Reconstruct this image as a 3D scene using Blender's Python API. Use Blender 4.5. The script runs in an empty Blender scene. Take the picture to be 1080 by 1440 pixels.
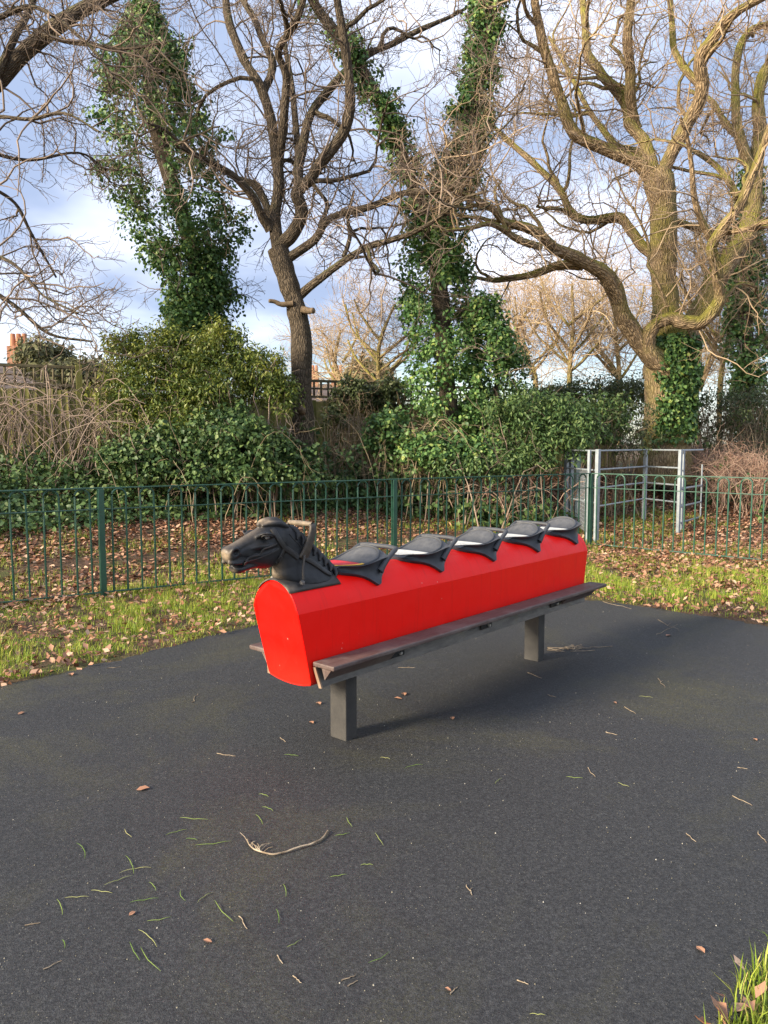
import bpy, bmesh, math, random
import numpy as np
from mathutils import Vector, Matrix
from mathutils.bvhtree import BVHTree
rng = np.random.default_rng(11); random.seed(11)
scene = bpy.context.scene
COL = scene.collection
R = math.radians

# ------------------------------------------------------------------ camera
FPX, CAMH, HORIZON = 1088.0, 1.45, 624.0
PITCH = math.atan((720 - HORIZON) / FPX)
cam_data = bpy.data.cameras.new('camera'); cam = bpy.data.objects.new('camera', cam_data); COL.objects.link(cam)
cam.location = (0, 0, CAMH); cam.rotation_euler = (R(90) - PITCH, 0, 0)
cam_data.sensor_fit = 'VERTICAL'; cam_data.sensor_height = 36.0; cam_data.lens = FPX / 1440 * 36.0
cam_data.clip_end = 3000; cam_data.clip_start = 0.05
scene.camera = cam
scene.render.resolution_x, scene.render.resolution_y = 768, 1024

# ------------------------------------------------------------------ sun and sky
SUN_AZ = R(58)      # the sun stands to the left of and behind the viewer
SUN_EL = R(21)
sun_dir = Vector((-math.sin(SUN_AZ) * math.cos(SUN_EL), -math.cos(SUN_AZ) * math.cos(SUN_EL), math.sin(SUN_EL)))
sd = bpy.data.lights.new('sun', 'SUN'); so = bpy.data.objects.new('sun', sd); COL.objects.link(so)
sd.energy = 3.9; sd.angle = R(13); sd.color = (1.0, 0.86, 0.66)
so.location = (-20, -12, 15); so.rotation_euler = sun_dir.to_track_quat('Z', 'Y').to_euler()

world = bpy.data.worlds.new('World'); scene.world = world; world.use_nodes = True
wn, wl = world.node_tree.nodes, world.node_tree.links
wn.clear()
def wnode(t, **k):
    n = wn.new(t)
    for a, b in k.items(): setattr(n, a, b)
    return n
w_out = wnode('ShaderNodeOutputWorld'); w_bg = wnode('ShaderNodeBackground'); w_bg.inputs[1].default_value = 0.1
sky = wnode('ShaderNodeTexSky', sky_type='NISHITA'); sky.sun_disc = False
sky.sun_elevation = SUN_EL; sky.sun_rotation = math.atan2(sun_dir.x, sun_dir.y); sky.air_density = 1.0; sky.dust_density = 1.2
tc = wnode('ShaderNodeTexCoord'); sp = wnode('ShaderNodeSeparateXYZ'); wl.new(tc.outputs['Generated'], sp.inputs[0])
zz = wnode('ShaderNodeMath', operation='MAXIMUM'); wl.new(sp.outputs[2], zz.inputs[0]); zz.inputs[1].default_value = 0.0
za = wnode('ShaderNodeMath', operation='ADD'); wl.new(zz.outputs[0], za.inputs[0]); za.inputs[1].default_value = 0.22
dx = wnode('ShaderNodeMath', operation='DIVIDE'); wl.new(sp.outputs[0], dx.inputs[0]); wl.new(za.outputs[0], dx.inputs[1])
dy = wnode('ShaderNodeMath', operation='DIVIDE'); wl.new(sp.outputs[1], dy.inputs[0]); wl.new(za.outputs[0], dy.inputs[1])
cb = wnode('ShaderNodeCombineXYZ'); wl.new(dx.outputs[0], cb.inputs[0]); wl.new(dy.outputs[0], cb.inputs[1]); cb.inputs[2].default_value = 3.7
n1 = wnode('ShaderNodeTexNoise'); n1.inputs['Scale'].default_value = 0.75; n1.inputs['Detail'].default_value = 7; n1.inputs['Roughness'].default_value = 0.52; n1.inputs['Distortion'].default_value = 0.4
wl.new(cb.outputs[0], n1.inputs['Vector'])
cov = wnode('ShaderNodeMapRange', interpolation_type='SMOOTHSTEP'); wl.new(n1.outputs[0], cov.inputs[0])
cov.inputs[1].default_value = 0.30; cov.inputs[2].default_value = 0.50
hz = wnode('ShaderNodeMapRange', interpolation_type='SMOOTHSTEP'); wl.new(sp.outputs[2], hz.inputs[0])
hz.inputs[1].default_value = 0.06; hz.inputs[2].default_value = 0.2; hz.inputs[3].default_value = 0.45
cv = wnode('ShaderNodeMath', operation='MULTIPLY'); wl.new(cov.outputs[0], cv.inputs[0]); wl.new(hz.outputs[0], cv.inputs[1])
n2 = wnode('ShaderNodeTexNoise'); n2.inputs['Scale'].default_value = 0.9; n2.inputs['Detail'].default_value = 5; n2.inputs['Roughness'].default_value = 0.5
mp = wnode('ShaderNodeVectorMath', operation='ADD'); wl.new(cb.outputs[0], mp.inputs[0]); mp.inputs[1].default_value = (5.3, 1.9, 8.2); wl.new(mp.outputs[0], n2.inputs['Vector'])
cr = wnode('ShaderNodeValToRGB'); wl.new(n2.outputs[0], cr.inputs[0])
cr.color_ramp.elements[0].position = 0.45; cr.color_ramp.elements[0].color = (0.175, 0.22, 0.32, 1)
cr.color_ramp.elements[1].position = 0.66; cr.color_ramp.elements[1].color = (0.55, 0.575, 0.66, 1)
cs = wnode('ShaderNodeVectorMath', operation='SCALE'); wl.new(cr.outputs[0], cs.inputs[0]); cs.inputs['Scale'].default_value = 10.0
mx = wnode('ShaderNodeMix', data_type='RGBA'); wl.new(cv.outputs[0], mx.inputs[0]); wl.new(sky.outputs[0], mx.inputs[6]); wl.new(cs.outputs[0], mx.inputs[7])
wl.new(mx.outputs[2], w_bg.inputs[0]); wl.new(w_bg.outputs[0], w_out.inputs[0])

scene.view_settings.view_transform = 'Standard'; scene.view_settings.look = 'None'
scene.view_settings.exposure = 1.5; scene.view_settings.gamma = 1.0
scene.render.engine = 'CYCLES'

# ------------------------------------------------------------------ helpers: picture geometry, noise
CP, SP = math.cos(PITCH), math.sin(PITCH)
def at_depth(x, y, Y):
    """a point at ground distance Y that is seen at photo position x, y"""
    a = (x - 540) / FPX; b = -(y - 720) / FPX
    r = np.array([a, CP + b * SP, -SP + b * CP])
    return np.array([0, 0, CAMH]) + r * (Y / r[1])
def at_ground(x, y, z=0.0):
    a = (x - 540) / FPX; b = -(y - 720) / FPX
    r = np.array([a, CP + b * SP, -SP + b * CP])
    return np.array([0, 0, CAMH]) + r * ((z - CAMH) / r[2])
def hash2(i, j, s):
    h = np.sin(i * 127.1 + j * 311.7 + s * 74.7) * 43758.5453
    return h - np.floor(h)
def vnoise(x, y, s=0):
    i, j = np.floor(x), np.floor(y); fx, fy = x - i, y - j
    fx = fx * fx * (3 - 2 * fx); fy = fy * fy * (3 - 2 * fy)
    return (hash2(i, j, s) * (1 - fx) + hash2(i + 1, j, s) * fx) * (1 - fy) + (hash2(i, j + 1, s) * (1 - fx) + hash2(i + 1, j + 1, s) * fx) * fy
def fbm(x, y, s=0): return 0.55 * vnoise(x, y, s) + 0.3 * vnoise(x * 2.1, y * 2.1, s + 1) + 0.15 * vnoise(x * 4.3, y * 4.3, s + 2)
def sstep(a, b, x):
    t = np.clip((x - a) / (b - a), 0, 1); return t * t * (3 - 2 * t)
def unit(v): return v / np.maximum(np.linalg.norm(v, axis=-1, keepdims=True), 1e-9)

# ------------------------------------------------------------------ helpers: objects
def tag(o, label=None, cat=None, group=None, kind=None):
    if label: o['label'] = label
    if cat: o['category'] = cat
    if group: o['group'] = group
    if kind: o['kind'] = kind
    return o
def link(name, me, mat, parent=None):
    o = bpy.data.objects.new(name, me); COL.objects.link(o)
    if mat is not None and not me.materials: me.materials.append(mat)
    if parent is not None: o.parent = parent
    return o
def empty(name, loc=(0, 0, 0), rz=0.0):
    o = bpy.data.objects.new(name, None); COL.objects.link(o); o.location = loc; o.rotation_euler = (0, 0, rz); o.empty_display_size = 0.1
    return o
def np_mesh(name, V, F, smooth=False, uv=None):
    """V (n,3); F (m,k) faces of one size; uv (m*k,2)"""
    V = np.asarray(V, np.float32); F = np.asarray(F, np.int32)
    me = bpy.data.meshes.new(name); m, k = F.shape
    me.vertices.add(len(V)); me.vertices.foreach_set('co', V.ravel())
    me.loops.add(m * k); me.loops.foreach_set('vertex_index', F.ravel())
    me.polygons.add(m); me.polygons.foreach_set('loop_start', np.arange(0, m * k, k, dtype=np.int32))
    me.polygons.foreach_set('loop_total', np.full(m, k, np.int32))
    if smooth: me.polygons.foreach_set('use_smooth', np.ones(m, bool))
    if uv is not None:
        l = me.uv_layers.new(name='UVMap'); l.data.foreach_set('uv', np.asarray(uv, np.float32).ravel())
    me.update(calc_edges=True)
    return me
def py_mesh(name, V, F, smooth=False):
    me = bpy.data.meshes.new(name); me.from_pydata([tuple(map(float, v)) for v in V], [], F); me.update()
    if smooth: me.polygons.foreach_set('use_smooth', [True] * len(me.polygons))
    return me
def box_data(x0, x1, y0, y1, z0, z1):
    V = [(x0, y0, z0), (x1, y0, z0), (x1, y1, z0), (x0, y1, z0), (x0, y0, z1), (x1, y0, z1), (x1, y1, z1), (x0, y1, z1)]
    return V, [(0, 3, 2, 1), (4, 5, 6, 7), (0, 1, 5, 4), (1, 2, 6, 5), (2, 3, 7, 6), (3, 0, 4, 7)]
def bevelled(me, w, seg=2):
    bm = bmesh.new(); bm.from_mesh(me)
    bmesh.ops.recalc_face_normals(bm, faces=bm.faces)
    bmesh.ops.bevel(bm, geom=[e for e in bm.edges if len(e.link_faces) == 2 and e.calc_face_angle(0) > 0.5], offset=w, segments=seg, profile=0.5, affect='EDGES')
    bm.to_mesh(me); bm.free(); me.update()
    return me
def box_mesh(name, x0, x1, y0, y1, z0, z1, bev=0.0):
    me = py_mesh(name, *box_data(x0, x1, y0, y1, z0, z1))
    return bevelled(me, bev) if bev else me
def tubes(P, Rd, sides):
    """P (N,K,3) Rd (N,K) -> V, F quads, uv"""
    N, K, _ = P.shape
    T = np.empty_like(P); T[:, 1:-1] = P[:, 2:] - P[:, :-2]; T[:, 0] = P[:, 1] - P[:, 0]; T[:, -1] = P[:, -1] - P[:, -2]
    T = unit(T)
    mean = unit(P[:, -1] - P[:, 0] + 1e-6)
    ref = np.where(np.abs(mean[:, 2:3]) > 0.7, np.array([[1.0, 0.12, 0]]), np.array([[0.1, 0, 1.0]]))[:, None, :]
    A = unit(np.cross(T, np.broadcast_to(ref, T.shape))); B = np.cross(T, A)
    an = np.arange(sides) * 2 * np.pi / sides
    V = P[:, :, None, :] + Rd[:, :, None, None] * (A[:, :, None, :] * np.cos(an)[None, None, :, None] + B[:, :, None, :] * np.sin(an)[None, None, :, None])
    i = np.arange(N)[:, None, None] * K * sides; j = np.arange(K - 1)[None, :, None] * sides; k = np.arange(sides)[None, None, :]; k2 = (k + 1) % sides
    F = np.stack([i + j + k, i + j + k2, i + j + sides + k2, i + j + sides + k], -1).reshape(-1, 4)
    return V.reshape(-1, 3), F
def tube_uv(P, Rd, sides):
    d = np.concatenate([[0], np.cumsum(np.linalg.norm(np.diff(P, axis=0), axis=1))])
    uv = []
    for j in range(len(P) - 1):
        for k in range(sides):
            a0, a1 = k / sides, (k + 1) / sides; c = 2 * np.pi * 0.5 * (Rd[j] + Rd[j + 1])
            uv += [(a0 * c, d[j]), (a1 * c, d[j]), (a1 * c, d[j + 1]), (a0 * c, d[j + 1])]
    return np.array(uv)
class Acc:
    """collects quads or triangles of one mesh"""
    def __init__(s): s.V = []; s.F = []; s.U = []; s.n = 0
    def add(s, V, F, U=None):
        s.V.append(np.asarray(V, float)); s.F.append(np.asarray(F) + s.n); s.n += len(V)
        if U is not None: s.U.append(U)
    def build(s, name, mat, parent=None, smooth=False):
        me = np_mesh(name, np.concatenate(s.V), np.concatenate(s.F), smooth, np.concatenate(s.U) if s.U else None)
        return link(name, me, mat, parent)
def catmull(P, n):
    P = np.asarray(P, float); Q = np.concatenate([[2 * P[0] - P[1]], P, [2 * P[-1] - P[-2]]]); out = []
    for i in range(len(P) - 1):
        p0, p1, p2, p3 = Q[i:i + 4]
        for t in np.arange(n) / n:
            out.append(0.5 * (2 * p1 + (p2 - p0) * t + (2 * p0 - 5 * p1 + 4 * p2 - p3) * t * t + (3 * p1 - p0 - 3 * p2 + p3) * t ** 3))
    out.append(P[-1]); return np.array(out)
def scatter(T, Fm, pos, nrm, size, spin=None, tilt=0.0, squash=None):
    """copies of a small template lying square to nrm"""
    N = len(pos); nrm = unit(nrm + tilt * rng.normal(size=(N, 3)))
    a = unit(np.cross(nrm, rng.normal(size=(N, 3)))); b = np.cross(nrm, a)
    if spin is not None:
        a = unit(spin - nrm * np.sum(spin * nrm, 1, keepdims=True)); b = np.cross(nrm, a)
    T = np.asarray(T, float); size = size[:, None, None]
    cz = T[None, :, 2:3] * (squash[:, None, None] if squash is not None else 1.0)
    V = pos[:, None, :] + size * (a[:, None, :] * T[None, :, 0:1] + b[:, None, :] * T[None, :, 1:2] + nrm[:, None, :] * cz)
    F = (np.arange(N) * len(T))[:, None, None] + np.asarray(Fm)[None]
    return V.reshape(-1, 3), F.reshape(-1, 3)
def fan(n): return [(0, i, i + 1) for i in range(1, n - 1)]
IVY = [(0, 0, 0), (0.30, 0.42, 0.07), (1.02, 0.05, -0.12), (0.66, -0.30, 0.06), (0.22, -0.40, 0.07)]
LANCE = [(0, 0, 0), (0.4, 0.22, 0.05), (1.05, 0, -0.12), (0.4, -0.22, 0.05)]
OAKL = [(0, 0, 0), (0.30, 0.15, 0.03), (0.52, 0.30, 0.1), (0.70, 0.18, 0.04), (1.0, 0.02, 0.06), (0.72, -0.20, 0.03), (0.52, -0.30, 0.12), (0.32, -0.13, 0.02)]
DEAD = [(0, 0, 0), (0.3, 0.28, 0.1), (0.72, 0.26, 0.14), (1.0, 0, 0.02), (0.7, -0.25, 0.12), (0.3, -0.26, 0.05)]

# ------------------------------------------------------------------ helpers: materials
class Mat:
    def __init__(s, name, rough=0.6, spec=0.4):
        s.m = bpy.data.materials.new(name); s.m.use_nodes = True; s.n = s.m.node_tree.nodes; s.l = s.m.node_tree.links
        s.b = s.n['Principled BSDF']; s.b.inputs['Roughness'].default_value = rough; s.b.inputs['Specular IOR Level'].default_value = spec
        s._obj = None
    def node(s, t, **k):
        n = s.n.new(t)
        for a, b in k.items(): setattr(n, a, b)
        return n
    def coord(s, which='Object'):
        if s._obj is None: s._obj = s.node('ShaderNodeTexCoord')
        return s._obj.outputs[which]
    def mapping(s, src, scale):
        m = s.node('ShaderNodeMapping'); s.l.new(src, m.inputs[0]); m.inputs['Scale'].default_value = scale; return m.outputs[0]
    def noise(s, scale, detail=4, rough=0.55, vec=None, dist=0.0):
        n = s.node('ShaderNodeTexNoise'); n.inputs['Scale'].default_value = scale; n.inputs['Detail'].default_value = detail
        n.inputs['Roughness'].default_value = rough; n.inputs['Distortion'].default_value = dist
        s.l.new(vec if vec is not None else s.coord(), n.inputs['Vector']); return n.outputs[0]
    def voro(s, scale, feature='F1', vec=None, out='Distance'):
        n = s.node('ShaderNodeTexVoronoi', feature=feature); n.inputs['Scale'].default_value = scale
        s.l.new(vec if vec is not None else s.coord(), n.inputs['Vector']); return n.outputs[out]
    def ramp(s, f, stops, interp='LINEAR'):
        r = s.node('ShaderNodeValToRGB'); s.l.new(f, r.inputs[0]); e = r.color_ramp.elements; r.color_ramp.interpolation = interp
        while len(e) < len(stops): e.new(0.5)
        for q, (p, c) in zip(e, stops):
            q.position = p; q.color = (c, c, c, 1) if isinstance(c, (int, float)) else (*c, 1)
        return r.outputs[0]
    def mix(s, f, a, b, mode='MIX'):
        m = s.node('ShaderNodeMix', data_type='RGBA', blend_type=mode)
        for src, idx in ((f, 0), (a, 6), (b, 7)):
            if isinstance(src, (int, float)): m.inputs[idx].default_value = src if idx == 0 else (src, src, src, 1)
            elif isinstance(src, tuple): m.inputs[idx].default_value = (*src, 1)
            else: s.l.new(src, m.inputs[idx])
        return m.outputs[2]
    def math(s, op, a, b=0.0):
        m = s.node('ShaderNodeMath', operation=op)
        for i, v in enumerate((a, b)):
            if isinstance(v, (int, float)): m.inputs[i].default_value = v
            else: s.l.new(v, m.inputs[i])
        return m.outputs[0]
    def col(s, c):
        if isinstance(c, tuple): s.b.inputs['Base Color'].default_value = (*c, 1)
        else: s.l.new(c, s.b.inputs['Base Color'])
        return s
    def rough(s, f): s.l.new(f, s.b.inputs['Roughness']); return s
    def bump(s, h, strength=0.5, dist=0.01):
        b = s.node('ShaderNodeBump'); b.inputs['Strength'].default_value = strength; b.inputs['Distance'].default_value = dist
        s.l.new(h, b.inputs['Height']); s.l.new(b.outputs[0], s.b.inputs['Normal']); return s
    def island(s): return s.node('ShaderNodeNewGeometry').outputs['Random Per Island']
    def normal_z(s):
        g = s.node('ShaderNodeNewGeometry'); x = s.node('ShaderNodeSeparateXYZ'); s.l.new(g.outputs['Normal'], x.inputs[0]); return x.outputs[2]
    def attr(s, name): a = s.node('ShaderNodeAttribute'); a.attribute_name = name; return a.outputs['Fac']

def leaf_mat(name, stops, rough=0.4, trans=0.25, spec=0.4, patch=None):
    m = Mat(name, rough, spec); c = m.ramp(m.island(), stops)
    if patch:
        c = m.mix(m.ramp(m.noise(patch[0], 2), [(0.5, 0.0), (0.66, 1.0)]), c, m.ramp(m.island(), patch[1]))
    m.col(c)
    t = m.node('ShaderNodeBsdfTranslucent'); m.l.new(c, t.inputs[0]); mx = m.node('ShaderNodeMixShader'); mx.inputs[0].default_value = trans
    m.l.new(m.b.outputs[0], mx.inputs[1]); m.l.new(t.outputs[0], mx.inputs[2]); m.l.new(mx.outputs[0], m.n['Material Output'].inputs[0])
    return m.m
def bark_mat(name, c0, c1, moss, moss_amt, sc=1.0):
    m = Mat(name, 0.9, 0.2); uv = m.coord('UV')
    v = m.mapping(uv, (24 * sc, 6.5 * sc, 1)); warp = m.noise(3 * sc, 4, 0.6, m.coord())
    vv = m.node('ShaderNodeVectorMath', operation='ADD'); m.l.new(v, vv.inputs[0]); m.l.new(warp, vv.inputs[1])
    cell = m.voro(1.0, 'DISTANCE_TO_EDGE', vv.outputs[0]); fine = m.noise(38, 5, 0.7)
    h = m.math('ADD', m.ramp(cell, [(0.0, 0.0), (0.32, 1.0)]), m.math('MULTIPLY', fine, 0.6))
    base = m.mix(m.ramp(cell, [(0.0, 0.0), (0.22, 1.0)]), c0, c1)
    base = m.mix(m.ramp(m.noise(5, 5, 0.65), [(0.35, 0.0), (0.7, 0.5)]), base, tuple(x * 1.6 for x in c1))
    mz = m.math('ADD', m.math('MULTIPLY', m.normal_z(), 0.35), m.noise(1.6, 5, 0.6))
    base = m.mix(m.ramp(mz, [(0.62 - moss_amt, 0.0), (0.85 - moss_amt * 0.6, 0.85)]), base, moss)
    m.col(base); m.bump(h, 0.9, 0.03)
    return m.m

M = {}
def build_materials():
    # red shell
    m = Mat('red_paint', 0.4, 0.22)
    c = m.mix(m.ramp(m.noise(3.2, 5, 0.6), [(0.3, 0.0), (0.75, 1.0)]), (0.92, 0.004, 0.001), (0.95, 0.006, 0.002))
    spots = m.ramp(m.voro(19.0), [(0.0, 1.0), (0.055, 1.0), (0.075, 0.0)]); keep = m.ramp(m.noise(4.1, 2), [(0.60, 0.0), (0.64, 1.0)])
    c = m.mix(m.math('MULTIPLY', spots, keep), c, (0.85, 0.22, 0.18))
    run = m.ramp(m.noise(2.0, 6, 0.7, m.mapping(m.coord(), (16, 3, 1.2))), [(0.52, 0.0), (0.75, 0.45)])
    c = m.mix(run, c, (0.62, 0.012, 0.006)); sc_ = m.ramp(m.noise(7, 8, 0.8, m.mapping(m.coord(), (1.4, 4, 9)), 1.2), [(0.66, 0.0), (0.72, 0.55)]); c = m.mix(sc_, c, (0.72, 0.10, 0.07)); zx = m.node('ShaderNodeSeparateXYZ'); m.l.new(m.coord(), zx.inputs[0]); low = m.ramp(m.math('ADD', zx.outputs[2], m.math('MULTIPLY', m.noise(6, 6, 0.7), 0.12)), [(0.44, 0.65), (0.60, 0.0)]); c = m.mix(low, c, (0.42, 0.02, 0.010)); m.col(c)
    m.rough(m.ramp(m.noise(9, 5, 0.65), [(0.3, 0.34), (0.75, 0.55)])); m.bump(m.noise(22, 3), 0.06, 0.01); M['red'] = m.m
    # moulded rubber of the head and the saddles
    m = Mat('moulded_rubber', 0.5, 0.4); w = m.attr('wear')
    c = m.mix(m.ramp(m.noise(26, 6, 0.7), [(0.35, 0.0), (0.8, 0.6)]), (0.010, 0.011, 0.013), (0.030, 0.032, 0.036))
    wn_ = m.math('MULTIPLY', w, m.ramp(m.noise(45, 5, 0.7), [(0.25, 0.35), (0.6, 1.0)])); c = m.mix(wn_, c, (0.30, 0.23, 0.155)); m.col(c)
    m.rough(m.ramp(m.noise(18, 5), [(0.3, 0.40), (0.7, 0.62)])); m.bump(m.noise(120, 4, 0.7), 0.18, 0.004); M['rubber'] = m.m
    m = Mat('seat_rubber', 0.5, 0.4); w = m.attr('wear')
    c = m.mix(m.ramp(m.noise(14, 6, 0.7), [(0.35, 0.0), (0.75, 0.8)]), (0.020, 0.024, 0.032), (0.055, 0.061, 0.074))
    c = m.mix(m.math('MULTIPLY', w, m.ramp(m.noise(30, 6, 0.72), [(0.3, 0.3), (0.62, 1.0)])), c, (0.105, 0.105, 0.106)); m.col(c)
    m.rough(m.ramp(m.noise(20, 5), [(0.3, 0.42), (0.7, 0.66)])); m.bump(m.noise(140, 4, 0.7), 0.2, 0.003); M['seat'] = m.m
    def worn_paint(name, col, under):
        m = Mat(name, 0.5, 0.35); m.col(m.mix(m.ramp(m.noise(38, 6, 0.7), [(0.55, 0.0), (0.68, 0.8)]), col, under)); return m.m
    M['white'] = worn_paint('worn_white_paint', (0.62, 0.61, 0.56), (0.28, 0.27, 0.25)); M['crimson'] = worn_paint('worn_crimson_paint', (0.55, 0.02, 0.03), (0.3, 0.04, 0.04)); M['yellow'] = worn_paint('worn_yellow_paint', (0.75, 0.42, 0.03), (0.4, 0.24, 0.05))
    # brown weathered footboards
    m = Mat('weathered_board', 0.55, 0.4); v = m.mapping(m.coord(), (1.5, 30, 30))
    c = m.mix(m.ramp(m.noise(2.2, 6, 0.65, v), [(0.3, 0.0), (0.7, 1.0)]), (0.06, 0.038, 0.033), (0.125, 0.085, 0.075))
    c = m.mix(m.ramp(m.noise(5, 6, 0.7), [(0.46, 0.0), (0.68, 0.8)]), c, (0.165, 0.14, 0.125)); m.col(c); m.bump(m.noise(3, 5, 0.6, v), 0.25, 0.004); M['board'] = m.m
    m = Mat('board_edge', 0.7, 0.3); m.col(m.ramp(m.noise(9, 6, 0.7), [(0.3, (0.20, 0.12, 0.075)), (0.7, (0.34, 0.25, 0.18))])); M['edge'] = m.m
    # dirty galvanised steel of beam and posts
    m = Mat('dirty_steel', 0.6, 0.4); v = m.mapping(m.coord(), (3, 3, 12))
    c = m.mix(m.ramp(m.noise(2.4, 6, 0.7, v), [(0.3, 0.0), (0.72, 1.0)]), (0.085, 0.08, 0.076), (0.23, 0.215, 0.195))
    c = m.mix(m.ramp(m.noise(4.4, 5, 0.7), [(0.55, 0.0), (0.72, 0.75)]), c, (0.16, 0.135, 0.06)); m.col(c); m.b.inputs['Metallic'].default_value = 0.25; m.bump(m.noise(60, 5), 0.2, 0.003); M['steel'] = m.m
    m = Mat('post_steel', 0.6, 0.4); c = m.mix(m.ramp(m.noise(7, 6, 0.7), [(0.3, 0.0), (0.72, 1.0)]), (0.028, 0.027, 0.027), (0.062, 0.058, 0.052)); m.col(c); m.bump(m.noise(130, 4), 0.25, 0.003); M['post'] = m.m
    m = Mat('black_steel', 0.5, 0.4); m.col((0.012, 0.012, 0.013)); M['black'] = m.m
    m = Mat('bolt_zinc', 0.35, 0.5); m.col((0.55, 0.55, 0.55)); m.b.inputs['Metallic'].default_value = 0.8; M['bolt'] = m.m
    m = Mat('eye_gloss', 0.15, 0.6); m.col((0.10, 0.105, 0.11)); M['eye'] = m.m
    # green fence paint
    m = Mat('green_fence_paint', 0.38, 0.5); c = m.mix(m.ramp(m.noise(5, 5, 0.65), [(0.35, 0.0), (0.7, 1.0)]), (0.012, 0.062, 0.040), (0.030, 0.100, 0.066))
    c = m.mix(m.ramp(m.noise(24, 5, 0.7), [(0.62, 0.0), (0.72, 0.6)]), c, (0.12, 0.15, 0.12)); m.col(c); M['green'] = m.m
    m = Mat('galvanised', 0.45, 0.5); c = m.ramp(m.noise(9, 6, 0.7), [(0.3, (0.22, 0.26, 0.29)), (0.7, (0.40, 0.44, 0.47))]); m.col(c); m.b.inputs['Metallic'].default_value = 0.35; M['galv'] = m.m
    # timber fence
    m = Mat('mossy_timber', 0.85, 0.2); v = m.mapping(m.coord(), (14, 14, 1.1)); oi = m.node('ShaderNodeObjectInfo').outputs['Random']
    c = m.mix(oi, (0.17, 0.17, 0.05), (0.38, 0.34, 0.13)); c = m.mix(m.ramp(m.noise(2, 6, 0.7, v), [(0.3, 0.0), (0.7, 0.75)]), c, (0.11, 0.115, 0.035)); m.col(c); m.bump(m.noise(3, 5, 0.6, v), 0.3, 0.01); M['timber'] = m.m
    m = Mat('grey_timber', 0.85, 0.2); m.col(m.ramp(m.noise(6, 5), [(0.3, (0.09, 0.075, 0.045)), (0.7, (0.17, 0.15, 0.09))])); M['trellis'] = m.m
    # barks
    M['oak_bark'] = bark_mat('oak_bark', (0.10, 0.07, 0.042), (0.33, 0.24, 0.145), (0.22, 0.21, 0.035), 0.22)
    M['grey_bark'] = bark_mat('grey_bark', (0.035, 0.028, 0.021), (0.12, 0.094, 0.066), (0.12, 0.12, 0.05), 0.0, 1.3)
    m = Mat('red_bark', 0.9, 0.2); M['red_bark'] = bark_mat('red_brown_bark', (0.09, 0.035, 0.02), (0.24, 0.11, 0.065), (0.14, 0.13, 0.05), -0.1)
    def twig(name, a, b, c):
        m = Mat(name, 0.8, 0.2); m.col(m.ramp(m.island(), [(0.0, a), (0.5, b), (1.0, c)])); return m.m
    M['oak_twig'] = twig('oak_twig', (0.20, 0.135, 0.09), (0.33, 0.24, 0.155), (0.44, 0.33, 0.21))
    M['dark_twig'] = twig('dark_twig', (0.09, 0.068, 0.052), (0.17, 0.13, 0.10), (0.28, 0.215, 0.165))
    M['pink_twig'] = twig('pink_twig', (0.30, 0.21, 0.14), (0.42, 0.31, 0.195), (0.52, 0.41, 0.25))
    M['straw_twig'] = twig('straw_twig', (0.16, 0.115, 0.075), (0.26, 0.20, 0.13), (0.36, 0.29, 0.18))
    M['pale_twig'] = twig('pale_grey_twig', (0.17, 0.125, 0.10), (0.28, 0.215, 0.17), (0.38, 0.30, 0.24))
    M['bramble'] = twig('bramble_stem', (0.20, 0.115, 0.085), (0.31, 0.20, 0.15), (0.42, 0.31, 0.23))
    g = lambda k: [(0.0, tuple(k * x for x in (0.022, 0.052, 0.018))), (0.55, tuple(k * x for x in (0.045, 0.09, 0.026))), (0.9, tuple(k * x for x in (0.08, 0.125, 0.035))), (1.0, tuple(k * x for x in (0.16, 0.19, 0.05)))]
    M['ivy'] = leaf_mat('ivy_leaf', g(1.95), 0.46, 0.18, 0.35)
    M['ivy_light'] = leaf_mat('ivy_leaf_light', g(2.3), 0.46, 0.2, 0.35)
    M['privet'] = leaf_mat('privet_leaf', [(0.0, (0.05, 0.09, 0.022)), (0.5, (0.12, 0.17, 0.032)), (1.0, (0.24, 0.26, 0.05))], 0.42, 0.25, 0.4, (0.9, [(0.0, (0.14, 0.18, 0.03)), (1.0, (0.32, 0.31, 0.05))]))
    M['cover'] = leaf_mat('ground_cover_leaf', [(0.0, (0.034, 0.072, 0.026)), (0.6, (0.075, 0.135, 0.042)), (1.0, (0.15, 0.205, 0.065))], 0.5, 0.2, 0.3)
    M['conifer'] = leaf_mat('evergreen_leaf', [(0.0, (0.05, 0.055, 0.025)), (1.0, (0.15, 0.15, 0.06))], 0.6, 0.2)
    M['hedge'] = leaf_mat('hedge_leaf', [(0.0, (0.04, 0.06, 0.025)), (1.0, (0.12, 0.15, 0.05))], 0.5, 0.2)
    M['litter'] = leaf_mat('fallen_leaf', [(0.0, (0.11, 0.048, 0.025)), (0.35, (0.26, 0.122, 0.068)), (0.75, (0.40, 0.22, 0.135)), (1.0, (0.52, 0.36, 0.245))], 0.6, 0.08, 0.35)
    M['grass'] = leaf_mat('grass_blade', [(0.0, (0.12, 0.20, 0.022)), (0.5, (0.25, 0.35, 0.04)), (0.85, (0.42, 0.44, 0.065)), (1.0, (0.58, 0.47, 0.16))], 0.5, 0.3, 0.3)
    m = Mat('clipping', 0.5, 0.3); m.col(m.ramp(m.node('ShaderNodeObjectInfo').outputs['Random'], [(0.0, (0.10, 0.19, 0.03)), (0.6, (0.20, 0.28, 0.06)), (1.0, (0.34, 0.33, 0.14))])); M['clip'] = m.m
    m = Mat('bare_twig', 0.8, 0.2); m.col(m.ramp(m.noise(40, 4), [(0.3, (0.17, 0.125, 0.08)), (0.7, (0.40, 0.33, 0.24))])); M['bare'] = m.m
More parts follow.
